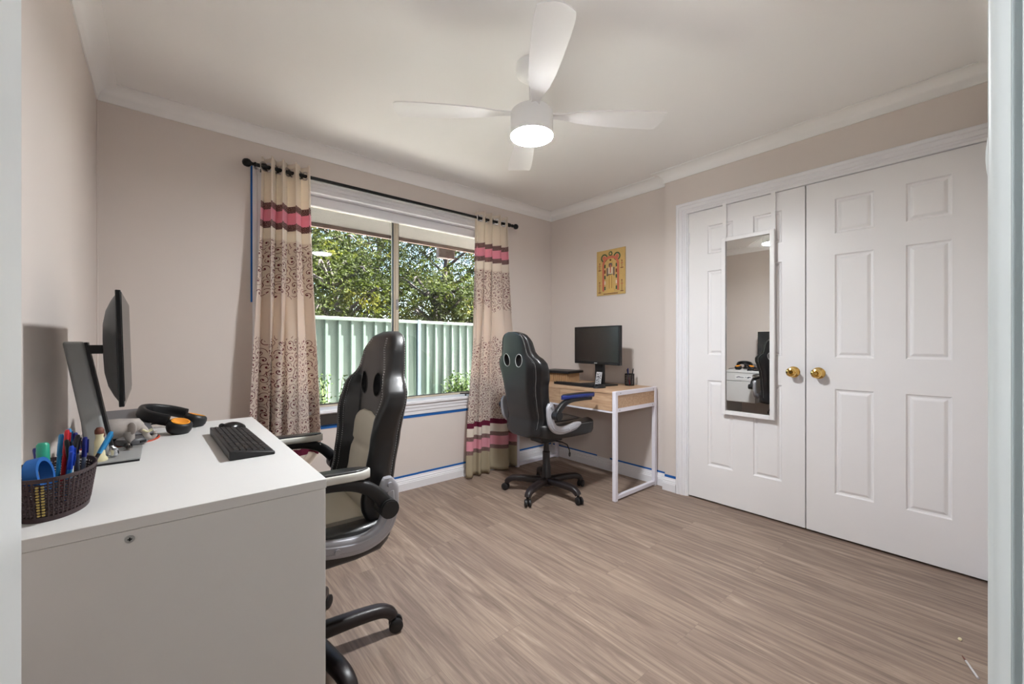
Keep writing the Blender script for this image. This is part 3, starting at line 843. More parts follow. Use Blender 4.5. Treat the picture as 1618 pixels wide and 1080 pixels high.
# laptop, headphones
lp = empty('laptop', (-.128, 2.080, DZ + .053), math.radians(8), 'closed grey laptop propped at a slant on the white desk under the headphones', 'laptop')
lp.rotation_euler = (math.radians(14), 0, math.radians(8))
b = NB(); box(b, -.088, .088, -.125, .125, -.012, -.002); obj('laptop_base', b, M['black'], lp, bevel=.003)
b = NB(); box(b, -.089, .089, -.126, .126, -.0018, .005); obj('laptop_lid', b, M['laptop'], lp, bevel=.0025)
b = NB(); Mi = Matrix.Rotation(math.radians(-14), 4, 'X')
for x in (-.07, .055): box(b, x, x + .012, .055, .075, -.0455, .012, M=Mi)
box(b, -.07, .067, .04, .09, -.0470, -.0400, M=Mi)
obj('folding_stand', b, M['black'], lp)
matm = empty('desk_mat', (-.03, 2.075, DZ), 0, 'thin round dark mat with a red-orange edge under the laptop', 'mat')
poly = [(-.095 + .115 * math.cos(2 * PI * k / 40), -.065 + .115 * math.sin(2 * PI * k / 40)) for k in range(40)]
b = NB(); prism(b, poly, 0, .0045, 'z'); obj('mat_sheet', b, M['blackmatte'], matm)
b = NB(); tube(b, [(x, y, .0028) for x, y in poly + poly[:1]], .0030, 6, cap=False); obj('mat_edge', b, M['redorange'], matm, smooth=40)
hp = empty('headphones', (.058, 2.110, DZ + .0275), math.radians(-112), 'black over-ear headphones with orange inner pads on the laptop', 'headphones')
hp.rotation_euler = (math.radians(-17), 0, math.radians(-112))
b = NB()
arc = [(.0 + .088 * math.cos(a), .105 * math.sin(a) - .11, .020) for a in [PI + PI * k / 20 for k in range(21)]]
arc = [(-.078, -.02, .020)] + [(-.080 * math.cos(PI * k / 16), -.05 - .088 * math.sin(PI * k / 16), .020) for k in range(17)] + [(.078, -.02, .020)]
tube(b, arc, .012, 12, ry=.022, up=(0, 0, 1), power=.7)
loops = []
obj('headband', b, M['black'], hp, smooth=50)
for s in (-1, 1):
    cb = NB(); Mx = Matrix.Translation((s * .072, .018, .004)) @ Matrix.Rotation(s * math.radians(10), 4, 'Y')
    lathe(cb, [(0, -.024), (.026, -.024), (.035, -.018), (.040, -.006), (.041, .008), (.038, .018), (.032, .023), (.024, .019), (.022, .010), (0, .010)], 28, Mx)
    cup = obj('ear_cup', cb, M['black'], hp, smooth=50)
    pb = NB(); lathe(pb, [(0, .0105), (.0225, .0105), (.0245, .0185), (.030, .0238), (.026, .0245), (.018, .014), (0, .0125)], 28, Mx, cap=False)
    obj('inner_pad', pb, M['orange'], cup, smooth=50)
# round grey gadget
b = NB(); lathe(b, [(0, 0), (.038, 0), (.042, .004), (.042, .014), (.038, .020), (.030, .0215), (.024, .019), (0, .019)], 32)
gd = obj('round_gadget', b, simple('dark_grey_plastic', RGB(86, 86, 88), .4), None, smooth=40, loc=(-.080, 1.905, DZ + .0060)); tag(gd, 'round dark grey gadget on the mat behind the elephant figurine', 'gadget')
b = NB(); box(b, .040, .0430, -.012, .008, .006, .013); obj('port_slot', b, M['blackmatte'], gd, rot=(0, 0, math.radians(-42)))
# elephant figurine on the base plate
el = empty('elephant_figurine', (-.110, 1.790, DZ + .011), math.radians(5), 'small grey carved elephant figurine standing on the silver monitor base', 'figurine')
el.scale = (1.3, 1.3, 1.3)
def ell(bm, c, r, n=14, m=10, R=None):
    loops = []
    for j in range(1, m):
        t = PI * j / m
        L = [Vector((r[0] * math.cos(t) * -1, r[1] * math.sin(t) * math.cos(2 * PI * k / n), r[2] * math.sin(t) * math.sin(2 * PI * k / n))) for k in range(n)]
        loops.append([(R @ p if R else p) + Vector(c) for p in L])
    loft(bm, loops)
b = NB()
body_pts = [(-.040, 0, .046), (-.030, 0, .050), (-.012, 0, .052), (.008, 0, .053), (.024, 0, .056), (.036, 0, .056), (.044, 0, .050)]
tube(b, body_pts, [.008, .020, .024, .023, .018, .017, .010], 14, up=(0, 0, 1))
tube(b, spline([(.040, 0, .052), (.050, 0, .040), (.055, 0, .026), (.063, 0, .020), (.070, 0, .026), (.070, 0, .036)], 4), [.010, .0095, .009, .0085, .008, .0075, .007, .0066, .0062, .006, .0058, .0055, .0052, .005, .005, .0048, .0046, .0044, .0042, .004, .004], 8)
ob = obj('elephant_body', b, M['stone'], el, smooth=60)
for x, y in ((-.026, .012), (-.026, -.012), (.020, .012), (.020, -.012)):
    b = NB(); tube(b, [(x, y, .044), (x + .003, y, .026), (x, y, .008), (x, y, 0)], [.012, .0095, .0085, .0095], 10); obj('leg', b, M['stone'], el, smooth=60)
for s in (-1, 1):
    b = NB(); ell(b, (.026, s * .021, .052), (.010, .003, .015), R=Matrix.Rotation(s * .5, 3, 'Z')); obj('ear', b, M['stone'], el, smooth=60)
    b = NB(); tube(b, spline([(.046, s * .007, .044), (.056, s * .010, .038), (.066, s * .010, .042)], 3), [.003, .0028, .0026, .0022, .0018, .0014, .0008], 6); obj('tusk', b, M['ivory'], el, smooth=60)
# ivory figurine
b = NB(); lathe(b, [(0, 0), (.022, 0), (.022, .006), (.016, .014), (.013, .04), (.014, .055), (.010, .068), (.012, .076), (.012, .086), (.006, .092), (0, .093)], 16)
fg = obj('ivory_figurine', b, M['ivory'], None, smooth=60, loc=(-.138, 1.665, DZ + .0112)); fg.scale = (.8, .8, 1); tag(fg, 'slim ivory figurine with brown top in front of the monitor post', 'figurine')
b = NB(); lathe(b, [(.0122, .077), (.0132, .080), (.0128, .088), (.008, .095), (0, .096)], 12, cap=False); ell(b, (.011, .002, .074), (.004, .004, .007)); obj('brown_headdress', b, M['brown'], fg, smooth=60)
# silver trinket (crumpled shiny wrap) and framed photo
b = NB(); ell(b, (0, 0, .018), (.012, .010, .018), 12, 9)
for v in b.verts: v.co += Vector(noise.noise_vector(v.co * 90)) * .006
for v in b.verts: v.co.z = max(0, v.co.z)
tag(obj('silver_trinket', b, M['chrome'], None, loc=(-.112, 1.690, DZ + .0112)), 'crumpled shiny silver trinket between ivory figurine and elephant', 'trinket')
ph = empty('photo_stand', (-.150, 1.80, DZ + .0), math.radians(20), 'small shiny framed photo standing behind the monitor post', 'photo frame')
b = NB(); box(b, -.004, .002, -.030, .030, .011, .095); obj('frame', b, M['alu'], ph, bevel=.002)
b = NB(); box(b, .0021, .003, -.023, .023, .019, .087); obj('photo', b, simple('faded_photo', RGB(150, 120, 110), .3, nscale=60, namp=.5), ph)

# basket
bs = empty('pen_basket', (-.176, 1.290, DZ), 0, 'oval dark brown woven plastic basket full of pens on the white desk', 'basket')
def oval(rx, ry, z, n=60, cx=0, cy=0): return [Vector((cx + rx * math.cos(2 * PI * k / n), cy + ry * math.sin(2 * PI * k / n), z)) for k in range(n)]
BH = .088
def bR(z): return (.052 + .012 * z / BH, .088 + .018 * z / BH)
b = NB()
for (z0, z1) in ((0, .010), (BH - .008, BH)):
    a0, a1 = bR(z0), bR(z1)
    loft(b, [oval(a0[0] + .0016, a0[1] + .0016, z0), oval(a1[0] + .0016, a1[1] + .0016, z1), oval(a1[0] - .0012, a1[1] - .0012, z1), oval(a0[0] - .0012, a0[1] - .0012, z0), oval(a0[0] + .0016, a0[1] + .0016, z0)], cap=False)
loft(b, [oval(.052, .088, .001), oval(.052, .088, .003)])
obj('basket_rim', b, M['basket'], bs, smooth=30)
b = NB(); nr = 13
for i in range(1, nr):
    z = .010 + (BH - .018) * i / nr; rx, ry = bR(z)
    pts = []
    n = 112
    loops = []
    for k in range(n + 1):
        a = 2 * PI * k / n; off = .0012 * (1 if (k + i) % 2 else -1)
        c = Vector(((rx + off) * math.cos(a), (ry + off) * math.sin(a), z))
        nn = Vector((math.cos(a) / rx, math.sin(a) / ry, 0)).normalized()
        loops.append([c + nn * .0010 + Vector((0, 0, -.0018)), c + nn * .0010 + Vector((0, 0, .0018)), c - nn * .0010 + Vector((0, 0, .0018)), c - nn * .0010 + Vector((0, 0, -.0018))])
    loft(b, loops, cap=False)
obj('woven_bands', b, M['basket'], bs)
b = NB()
for k in range(56):
    a = 2 * PI * k / 56
    p0 = Vector((bR(0.006)[0] * math.cos(a), bR(.006)[1] * math.sin(a), .006)); p1 = Vector((bR(BH)[0] * math.cos(a), bR(BH)[1] * math.sin(a), BH - .004))
    if 41 <= k <= 42: continue
    tube(b, [p0, p1], .0016, 5)
obj('upright_strips', b, M['basket'], bs)
b = NB()
for k in (41, 42):
    for i in range(11):
        z = .012 + (BH - .022) * (i + .5) / 11.5; rx, ry = bR(z); a = 2 * PI * k / 56
        ell(b, (rx * math.cos(a) + .003 * math.cos(a), ry * math.sin(a) + .003 * math.sin(a), z), (.0028, .0016, .0022), 6, 5, Matrix.Rotation(a + PI / 2, 3, 'Z'))
obj('yellow_lacing', b, M['yellowish'], bs)
# pens
def pen(x, y, h, tx, ty, body, cap, label, r=.0038, name='pen', cat='pen', clip=True):
    p = empty(name, (-.176 + x, 1.290 + y, DZ + .0045), 0, label, cat, 'pens and markers in the basket')
    R = (Matrix.Rotation(ty, 4, 'Y') @ Matrix.Rotation(tx, 4, 'X'))
    b = NB(); lathe(b, [(.0, 0), (r * .4, 0.001), (r, .012), (r, h * .66)], 12, R); obj('barrel', b, body, p, smooth=40)
    b = NB(); lathe(b, [(r * 1.02, h * .655), (r * 1.2, h * .66), (r * 1.15, h * .97), (r * .8, h), (0, h)], 12, R)
    if clip: box(b, r * 1.2, r * 1.75, -.0012, .0012, h * .72, h * .96, M=R)
    obj('cap', b, cap, p, smooth=40)
    return p
MP = {n: simple('pen_' + n, c, .35) for n, c in dict(blue=RGB(24, 70, 190), navy=RGB(22, 34, 120), azure=RGB(40, 140, 200), black=RGB(22, 22, 26), red=RGB(190, 30, 44), white=RGB(220, 222, 222), green=RGB(40, 160, 130), clear=RGB(120, 130, 150)).items()}
pens = [(-.005, .060, .140, -.10, .05, 'azure', 'azure', 'light blue marker standing left of the red-capped pen'),
        (.010, .040, .142, .05, .16, 'black', 'black', 'black marker leaning right in the middle of the basket'),
        (.004, .052, .150, -.05, .06, 'red', 'red', 'red-capped pen at the back of the basket'),
        (.010, .070, .150, .00, .03, 'blue', 'azure', 'tallest bright blue marker in the basket'),
        (.022, .030, .120, .10, .02, 'white', 'blue', 'white pen with a bright blue cap in front of the markers'),
        (.026, .055, .130, .05, -.10, 'black', 'black', 'black pen right of the tallest blue marker'),
        (.030, .074, .140, .04, -.04, 'clear', 'navy', 'navy-capped pen, left one of a pair at the right of the basket'),
        (.036, .060, .130, .03, .04, 'clear', 'navy', 'navy-capped pen, right one of a pair at the right of the basket'),
        (.016, .012, .112, .12, .10, 'azure', 'blue', 'short blue pen low in the basket'),
        (.024, .040, .150, -.20, .42, 'black', 'azure', 'pen with blue end leaning out over the right rim of the basket'),
        (-.012, .020, .118, .02, -.10, 'white', 'green', 'white pen with green cap beside the roll of blue tape'),
        (-.02, .045, .120, .03, -.10, 'clear', 'navy', 'clear pen with dark blue cap at the back of the basket')]
for q in pens: pen(q[0], q[1], q[2], q[3], q[4], MP[q[5]], MP[q[6]], q[7])
gs = pen(-.014, .008, .134, -.02, -.02, MP['white'], MP['green'], 'fat white glue stick with green cap behind the blue tape roll', r=.0085, name='glue_stick', cat='glue stick', clip=False)
b = NB()
Mx = Matrix.Translation((-.176 - .014, 1.290 - .040, DZ + .083)) @ Matrix.Rotation(math.radians(78), 4, 'Y') @ Matrix.Rotation(.2, 4, 'X')
lathe(b, [(.026, -.010), (.034, -.010), (.034, .010), (.026, .010), (.026, -.010)], 32, Mx, cap=False)
tag(obj('tape_roll', b, M['tape'], smooth=40), 'roll of blue masking tape standing in the brown basket', 'tape roll')
# cable along the desk end
b = NB(); tube(b, spline([(-.20, 2.10, DZ + .008), (-.215, 2.2, DZ + .012), (-.10, 2.255, DZ + .012), (.04, 2.268, DZ + .010), (.10, 2.290, DZ - .01), (.10, 2.300, DZ - .15), (.06, 2.298, .3), (.02, 2.30, .02)], 6), .003, 8)
tag(obj('power_cable', b, M['blackmatte'], smooth=50), 'black power cable hanging over the far end of the white desk', 'cable')

# ------------------------------------------------------------------ desk 2 (oak, white frame)
QZ = .765; QX0, QX1, QY0, QY1 = 2.400, 2.935, 1.722, 2.790
d2 = empty('oak_desk', (QX0, QY0, 0), 0, 'small oak desk with white metal frame in the right corner', 'desk')
w_, l_ = QX1 - QX0, QY1 - QY0
t_ = .028
b = NB(); box(b, .004, w_ - .002, t_ + .001, l_ - t_ - .001, QZ - .018, QZ); obj('desk_top', b, M['oak'], d2, bevel=.001)
for nm, y0, y1 in (('drawer', .034, l_ / 2 - .0015), ('drawer', l_ / 2 + .0015, l_ - .034)):
    b = NB(); box(b, .004, .020, y0, y1, QZ - .140, QZ - .0205); obj(nm, b, M['oak'], d2, bevel=.001)
b = NB(); box(b, .022, w_ - .004, .034, l_ - .034, QZ - .138, QZ - .130); box(b, w_ - .018, w_ - .004, .030, l_ - .03, QZ - .130, QZ - .0185); obj('drawer_case', b, M['oak'], d2)
for y in (.006, l_ - .018):
    b = NB(); box(b, t_ + .001, w_ - t_ - .001, y, y + .012, QZ - .118, QZ - .0285); obj('side_panel', b, M['oak'], d2)
for y in (0, l_ - t_):
    for x in (0, w_ - t_):
        b = NB(); box(b, x, x + t_, y, y + t_, 0, QZ); obj('leg', b, M['whitemetal'], d2, bevel=.0015)
    b = NB(); box(b, t_, w_ - t_, y + .001, y + t_ - .001, QZ - .028, QZ); obj('top_rail', b, M['whitemetal'], d2, bevel=.001)
    b = NB(); box(b, t_, w_ - t_, y + .001, y + t_ - .001, QZ - .146, QZ - .119); obj('middle_rail', b, M['whitemetal'], d2, bevel=.001)
    b = NB(); box(b, t_, w_ - t_, y + .001, y + t_ - .001, .012, .038); obj('foot_rail', b, M['whitemetal'], d2, bevel=.001)
b = NB(); box(b, .002, .018, t_, l_ - t_, QZ - .152, QZ - .141); obj('front_rail', b, M['whitemetal'], d2)
b = NB()
for x, z in ((.06, QZ - .014), (w_ - .05, QZ - .014), (.05, QZ - .132), (w_ - .06, QZ - .132)): cyl(b, (x, .0012, z), (x, -.001, z), .004, n=10)
obj('screw', b, M['alu'], d2, smooth=40)

# monitor 2
m2 = empty('computer_monitor', (2.700, 2.10, QZ), math.radians(-7), 'black monitor with a dark screen facing out on the oak desk', 'monitor', 'monitors')
b = NB(); box(b, -.09, .09, -.125, .125, 0, .010); obj('stand_base', b, M['black'], m2, bevel=.004)
b = NB(); box(b, .0, .028, -.045, .045, .010, .30); obj('stand_post', b, M['black'], m2, bevel=.004)
b = NB(); box(b, -.035, -.006, -.252, .252, .168, .474); obj('monitor_frame', b, M['black'], m2, bevel=.003)
b = NB(); box(b, -.006, .012, -.16, .16, .22, .42); obj('monitor_back', b, M['black'], m2, bevel=.008)
b = NB(); box(b, -.0365, -.0352, -.242, .242, .190, .464); obj('screen', b, M['screen'], m2)
b = NB(); box(b, -.0362, -.0352, -.016, .016, .174, .182); obj('badge', b, M['alu'], m2)
b = NB()
for k in range(5): box(b, -.0362, -.0352, -.225 + k * .018, -.219 + k * .018, .176, .180)
obj('control_button', b, simple('grey_button', RGB(96, 96, 96), .5), m2)
# photo card leaning on the stand
pc = empty('photo_card', (2.655, 2.075, QZ), math.radians(-7), 'black and white print card leaning on the stand of the oak desk monitor', 'card')
b = NB(); Mc = Matrix.Rotation(math.radians(10), 4, 'Y'); box(b, -.001, .001, -.030, .030, .0105, .108, M=Mc); obj('card_sheet', b, simple('card_white', RGB(206, 204, 206), .5), pc)
tt = NT('black_white_print'); v = tt.coord(); nn = tt.noise(v, 130, 3)
cc = tt.ramp(nn, [(.42, RGB(40, 40, 44)), (.56, RGB(210, 208, 210))], 'LINEAR')
b = NB(); box(b, -.0016, -.0011, -.025, .025, .018, .100, M=Mc); obj('card_print', b, tt.done(tt.bsdf(cc, .5)), pc)
keyboard('keyboard', (2.545, 2.195, QZ), math.radians(0), 'black keyboard in front of the monitor on the oak desk', .40, .125, (15, 5), M['black'], tilt=.010)
mouse((2.520, 1.955, QZ), math.radians(170), 'black mouse right of the keyboard on the oak desk', M['black'])
# pen cup (black mesh)
cp = empty('mesh_pen_cup', (2.855, 1.915, QZ), 0, 'black wire mesh pen cup on the oak desk', 'pen cup')
b = NB(); R_ = .036; H_ = .092
for k in range(30):
    a = 2 * PI * k / 30
    for d in (1, -1):
        tube(b, [(R_ * math.cos(a + d * t * .5), R_ * math.sin(a + d * t * .5), t * H_) for t in (0, .25, .5, .75, 1)], .0008, 4)
lathe(b, [(R_, 0), (R_ + .0015, .001), (R_ + .0015, .006), (R_ - .0015, .006), (R_ - .0015, 0), (R_, 0)], 24, cap=False)
lathe(b, [(R_ - .0015, H_ - .003), (R_ + .0015, H_ - .003), (R_ + .0015, H_ + .002), (R_ - .0015, H_ + .002), (R_ - .0015, H_ - .003)], 24, cap=False)
lathe(b, [(0, .0005), (R_, .0005), (R_, .002), (0, .002)], 24)
obj('wire_mesh', b, M['blackmatte'], cp)
for (x, y, h, tx, ty, c1_, c2_, lb) in ((.004, -.008, .135, .16, .02, 'black', 'black', 'black pen leaning right in the mesh cup'), (-.006, .006, .135, -.08, .06, 'clear', 'navy', 'blue-capped pen upright in the mesh cup'), (.004, .0, .128, -.20, 0, 'red', 'black', 'black and red pen leaning left in the mesh cup')):
    p = pen(0, 0, h, tx, ty, MP[c1_], MP[c2_], lb, r=.004); p.location = (2.855 + x, 1.915 + y, QZ + .003); p['group'] = 'pens in the mesh cup'
# bamboo box with black lid (partly hidden by the chair)
bx = empty('bamboo_box', (2.73, 2.545, QZ), math.radians(8), 'low slatted bamboo box with flat black lid at the corner end of the oak desk', 'box')
b = NB(); box(b, -.09, .09, -.13, .13, 0, .075)
obj('box_body', b, M['bamboo'], bx)
b = NB()
for k in range(13): cyl(b, (-.094, -.12 + k * .02, .001), (-.094, -.12 + k * .02, .075), .008, n=10)
for k in range(9): cyl(b, (-.08 + k * .02, -.134, .001), (-.08 + k * .02, -.134, .075), .008, n=10)
obj('bamboo_slats', b, M['bamboo'], bx, smooth=50)
b = NB(); box(b, -.125, .115, -.165, .15, .0755, .098); obj('lid', b, M['black'], bx, bevel=.006)

# ------------------------------------------------------------------ chairs
ROWS_HW = [(.425, .12), (.434, .165), (.455, .190), (.50, .204), (.60, .212), (.70, .212), (.78, .220), (.84, .238), (.90, .253), (.935, .251), (.965, .225), (.99, .186), (1.02, .172), (1.07, .160), (1.10, .148), (1.125, .128), (1.142, .098), (1.152, .050)]
ROWS_X = [(.425, -.250), (.48, -.250), (.55, -.245), (.65, -.268), (.78, -.288), (.92, -.304), (1.0, -.308), (1.16, -.318)]
ROWS_T = [(.425, .040), (.46, .075), (.6, .085), (.9, .085), (1.0, .085), (1.08, .080), (1.13, .062), (1.155, .035)]
ROWS_W = [(.455, .01), (.50, .035), (.6, .062), (.85, .068), (.95, .046), (1.02, .010), (1.15, 0)]
def back_pt(phi, z):
    hw, xr, th, wg = interp(ROWS_HW, z), interp(ROWS_X, z), interp(ROWS_T, z), interp(ROWS_W, z)
    c, s = math.cos(phi), math.sin(phi)
    y = hw * math.copysign(abs(c) ** .72, c)
    e = math.copysign(abs(s) ** .55, s)
    x = xr + th * .5 * (1 + e)
    q = sstep(.58, .95, abs(y) / max(hw, 1e-4))
    x += wg * q * (1.0 if s > 0 else .55)
    if s > 0: x -= .018 * math.exp(-((abs(y) / max(hw, .001) - .64) / .09) ** 2) * sstep(1.02, .93, z)   # seam valley
    return Vector((x, y, z))
def front_x(y, z):
    hw = interp(ROWS_HW, z)
    c = min(1, abs(y) / hw) ** (1 / .72)
    phi = math.acos(c)
    return back_pt(phi, z).x

def make_chair(loc, rz, baserot, lift, seatmat, padmat, label, cream):
    t = empty('office_chair', loc, rz, label, 'office chair', 'racing style office chairs')
    Lz = lift
    # backrest with two real holes
    b = NB(); nz = 64; n = 64
    zs = [.425 + (1.152 - .425) * (j / nz) for j in range(nz + 1)]
    loops = [[back_pt(2 * PI * k / n, z) + Vector((0, 0, Lz)) for k in range(n)] for z in zs]
    loft(b, loops)
    o = obj('backrest', b, M['leather'], t)
    cb = NB()
    for s in (-1, 1):
        Mx = Matrix.Translation((-.27, s * .072, .955 + Lz)) @ Matrix.Rotation(math.radians(s * -20), 4, 'X') @ Matrix.Rotation(PI / 2, 4, 'Y')
        lathe(cb, [(1, -.3), (1, .3)], 32, Mx @ Matrix.Diagonal((.043, .034, 1, 1)))
    cm = bpy.data.meshes.new('cut'); bmesh.ops.recalc_face_normals(cb, faces=cb.faces[:]); cb.to_mesh(cm); cb.free()
    co = bpy.data.objects.new('cut', cm); COL.objects.link(co); co.parent = t
    md = o.modifiers.new('holes', 'BOOLEAN'); md.object = co; md.operation = 'DIFFERENCE'; md.solver = 'EXACT'
    bpy.context.view_layer.update()
    dg = bpy.context.evaluated_depsgraph_get()
    nm = bpy.data.meshes.new_from_object(o.evaluated_get(dg))
    o.modifiers.clear(); o.data = nm
    bpy.data.objects.remove(co)
    nm.shade_smooth(); nm.set_sharp_from_angle(angle=math.radians(45))
    # piping around the holes, both faces
    for s in (-1, 1):
        for side in (1, -1):
            pts = []
            for k in range(25):
                a = 2 * PI * k / 24
                dy, dz = .036 * math.cos(a), .045 * math.sin(a)
                rr = math.radians(s * -20)
                y, z = s * .072 + dy * math.cos(rr) - dz * math.sin(rr), .955 + dz * math.cos(rr) + dy * math.sin(rr)
                if side > 0: x = front_x(y, z) + .0005
                else:
                    hw = interp(ROWS_HW, z); c = min(1, abs(y) / hw) ** (1 / .72); x = back_pt(-math.acos(c), z).x - .0005
                pts.append((x, y, z + Lz))
            b = NB(); tube(b, pts, .0016, 6, up=(1, 0, 0), cap=False); obj('hole_piping', b, M['leather'] if side > 0 else M['thread'], o, smooth=60)
    # stitching lines, dashed
    def stitch(fn, n):
        b = NB()
        P = [fn(i / n) for i in range(n + 1)]
        for i in range(0, n, 2): tube(b, [P[i], P[i + 1]], .0009, 4, up=(1, 0, 0))
        obj('stitching', b, M['thread'], o)
    for s in (-1, 1):
        for yy in (.80, .86):
            def fn(q, s=s, yy=yy):
                z = .50 + (1.13 - .50) * q; hw = interp(ROWS_HW, z); y = s * hw * (yy - .35 * sstep(.97, 1.14, z) * .6)
                return Vector((front_x(y, z) + .0012, y, z + Lz))
            stitch(fn, 150)
        def fr(q, s=s):
            z = .49 + (1.14 - .49) * q; hw = interp(ROWS_HW, z); y = s * hw * .84
            c = .84 ** (1 / .72); p = back_pt(-math.acos(s * c) if s > 0 else -(PI - math.acos(c)), z)
            return Vector((p.x - .0010, p.y, z + Lz))
        stitch(fr, 150)
    # rear piping
    for s in (-1, 1):
        pts = []
        for i in range(50):
            z = .485 + (1.135 - .485) * i / 49; c = .80 ** (1 / .72)
            p = back_pt(-math.acos(c) if s > 0 else -(PI - math.acos(c)), z); pts.append((p.x - .0005, p.y, z + Lz))
        b = NB(); tube(b, pts, .003, 6, up=(1, 0, 0)); obj('piping', b, M['leather'], o, smooth=60)
    # inset centre panel of the back, rounded top
    b = NB(); zt_ = .855; rows = []
    for face in (0, 1):
        G = []
        for j in range(31):
            z = .475 + (zt_ - .475) * j / 30
            w = .166 - .012 * sstep(.60, .85, z)
            q = (z - (zt_ - .085)) / .085
            if q > 0: w *= math.sqrt(max(0.0, 1 - q * q * .93))
            row = []
            for i in range(17):
                y = w * (i / 8 - 1)
                fill = .022 * (1 - abs(i / 8 - 1) ** 4)
                x = front_x(y * .8, z) + .002 + (fill * .45 if face == 0 else -.02)
                if face == 0 and abs(z - .725) < .016: x -= .010 * (1 - abs(z - .725) / .016)
                row.append(b.verts.new((x, y, z + Lz)))
            G.append(row)
        for j in range(30):
            for i in range(16): b.faces.new((G[j][i], G[j][i + 1], G[j + 1][i + 1], G[j + 1][i]))
        rows.append(G)
    F, K = rows
    for j in range(30):
        for i in (0, 16): b.faces.new((F[j][i], F[j + 1][i], K[j + 1][i], K[j][i]))
    for i in range(16):
        for j in (0, 30): b.faces.new((F[j][i], F[j][i + 1], K[j][i + 1], K[j][i]))
    obj('back_panel', b, seatmat, t, smooth=50)
    # seat
    def seat_sec(x, w, z0, z1, p=.42):
        L = []
        for k in range(40):
            a = 2 * PI * k / 40; c, s = math.cos(a), math.sin(a)
            yy = w * math.copysign(abs(c) ** p, c)
            bol = .022 * sstep(.55, .85, abs(yy) / w) if s > 0 else 0
            L.append((x, yy, (z0 + z1) / 2 + (z1 - z0) / 2 * math.copysign(abs(s) ** p, s) + bol + Lz))
        return L
    st = [(-.222, .17, .445, .482), (-.212, .205, .430, .505), (-.18, .228, .414, .510), (-.1, .240, .408, .508), (.05, .243, .406, .510), (.18, .243, .408, .517), (.235, .237, .413, .517), (.262, .222, .43, .505), (.275, .18, .45, .485)]
    b = NB(); loft(b, [seat_sec(*q) for q in st]); obj('seat', b, M['leather'], t, smooth=60)
    b = NB(); loops = []
    for x in [-.17 + .40 * i / 16 for i in range(17)]:
        e = sstep(-.17, -.14, x) * sstep(.23, .19, x)
        loops.append([(x, y_, z_ + Lz) for y_, z_ in [(-.145, .500), (-.143, .514 + .008 * e), (-.12, .519 + .012 * e), (0, .520 + .016 * e), (.12, .519 + .012 * e), (.143, .514 + .008 * e), (.145, .500)]])
    loft(b, loops); obj('seat_panel', b, seatmat, t, smooth=60)
    for s in (-1, 1):
        b = NB()
        P = [Vector((-.18 + .42 * i / 90, s * .2445, .505 + Lz)) for i in range(91)]
        for i in range(0, 90, 2): tube(b, [P[i], P[i + 1]], .0009, 4)
        obj('seat_stitching', b, M['thread'], t)
    # brackets + arms
    for s in (-1, 1):
        path = spline([(-.188, s * .264, .675), (-.190, s * .268, .635), (-.192, s * .27, .585), (-.184, s * .27, .540), (-.155, s * .27, .505), (-.105, s * .268, .488), (-.04, s * .266, .490), (.03, s * .264, .503), (.085, s * .262, .518)], 5)
        path = [p + Vector((0, 0, Lz)) for p in path]
        n_ = len(path)
        rad = [(.036 - .009 * min(1, i / 12)) * math.sqrt(min(1, .12 + 8 * min(i, n_ - 1 - i) / n_)) for i in range(n_)]
        b = NB(); tube(b, path, [.017] * n_, 16, up=(0, s, 0), ry=None, power=.6) if False else None
        loops = []
        for i, p in enumerate(path):
            tan = (path[min(i + 1, n_ - 1)] - path[max(i - 1, 0)]).normalized(); nv_ = tan.cross(Vector((0, 1, 0))).normalized()
            L = []
            for k in range(20):
                a = 2 * PI * k / 20; c, q = math.cos(a), math.sin(a)
                c2 = math.copysign(abs(c) ** .6, c); q2 = math.copysign(abs(q) ** .6, q)
                L.append(p + nv_ * (rad[i] * c2) + Vector((0, .014 * q2 * s, 0)))
            loops.append(L)
        loft(b, loops)
        br = obj('side_bracket', b, M['silver'], t, smooth=50)
        loops = []
        b = NB()
        inner = path[5:-5]
        for i, p in enumerate(inner):
            tan = (inner[min(i + 1, len(inner) - 1)] - inner[max(i - 1, 0)]).normalized(); nv_ = tan.cross(Vector((0, 1, 0))).normalized()
            c0 = p + Vector((0, s * .0142, 0))
            loops.append([c0 + nv_ * .012 + Vector((0, 0, 0)), c0 + nv_ * .009 + Vector((0, s * .003, 0)), c0 - nv_ * .009 + Vector((0, s * .003, 0)), c0 - nv_ * .012])
        loft(b, loops); obj('bracket_rib', b, M['silver'], br, smooth=30)
        for bx_, bz_ in ((-.190, .655), (-.03, .489)):
            b = NB(); cyl(b, (bx_, s * .27, bz_ + Lz), (bx_, s * .2885, bz_ + Lz), .0085, n=16); obj('bolt', b, M['silver'], br, smooth=40)
        ap = spline([(-.168, s * .305, .600), (-.150, s * .305, .632), (-.110, s * .305, .668), (-.05, s * .303, .690), (.03, s * .300, .694), (.15, s * .298, .692)], 5)
        ap = [p + Vector((0, 0, Lz)) for p in ap]
        b = NB(); na = len(ap); loops = []
        for i, p in enumerate(ap):
            tan = (ap[min(i + 1, na - 1)] - ap[max(i - 1, 0)]).normalized(); nv_ = tan.cross(Vector((0, 1, 0))).normalized()
            rw = .023 - .010 * i / na
            loops.append([p + nv_ * (rw * math.copysign(abs(math.cos(a)) ** .6, math.cos(a))) + Vector((0, .020 * math.copysign(abs(math.sin(a)) ** .6, math.sin(a)), 0)) for a in [2 * PI * k / 16 for k in range(16)]])
        loft(b, loops); am = obj('armrest', b, M['black'], t, smooth=50)
        b = NB(); cyl(b, (-.170, s * .274, .598 + Lz), (-.170, s * .334, .598 + Lz), .029, n=28); cyl(b, (-.170, s * .334, .598 + Lz), (-.170, s * .338, .598 + Lz), .026, n=28)
        obj('pivot_knob', b, M['black'], am, smooth=40)
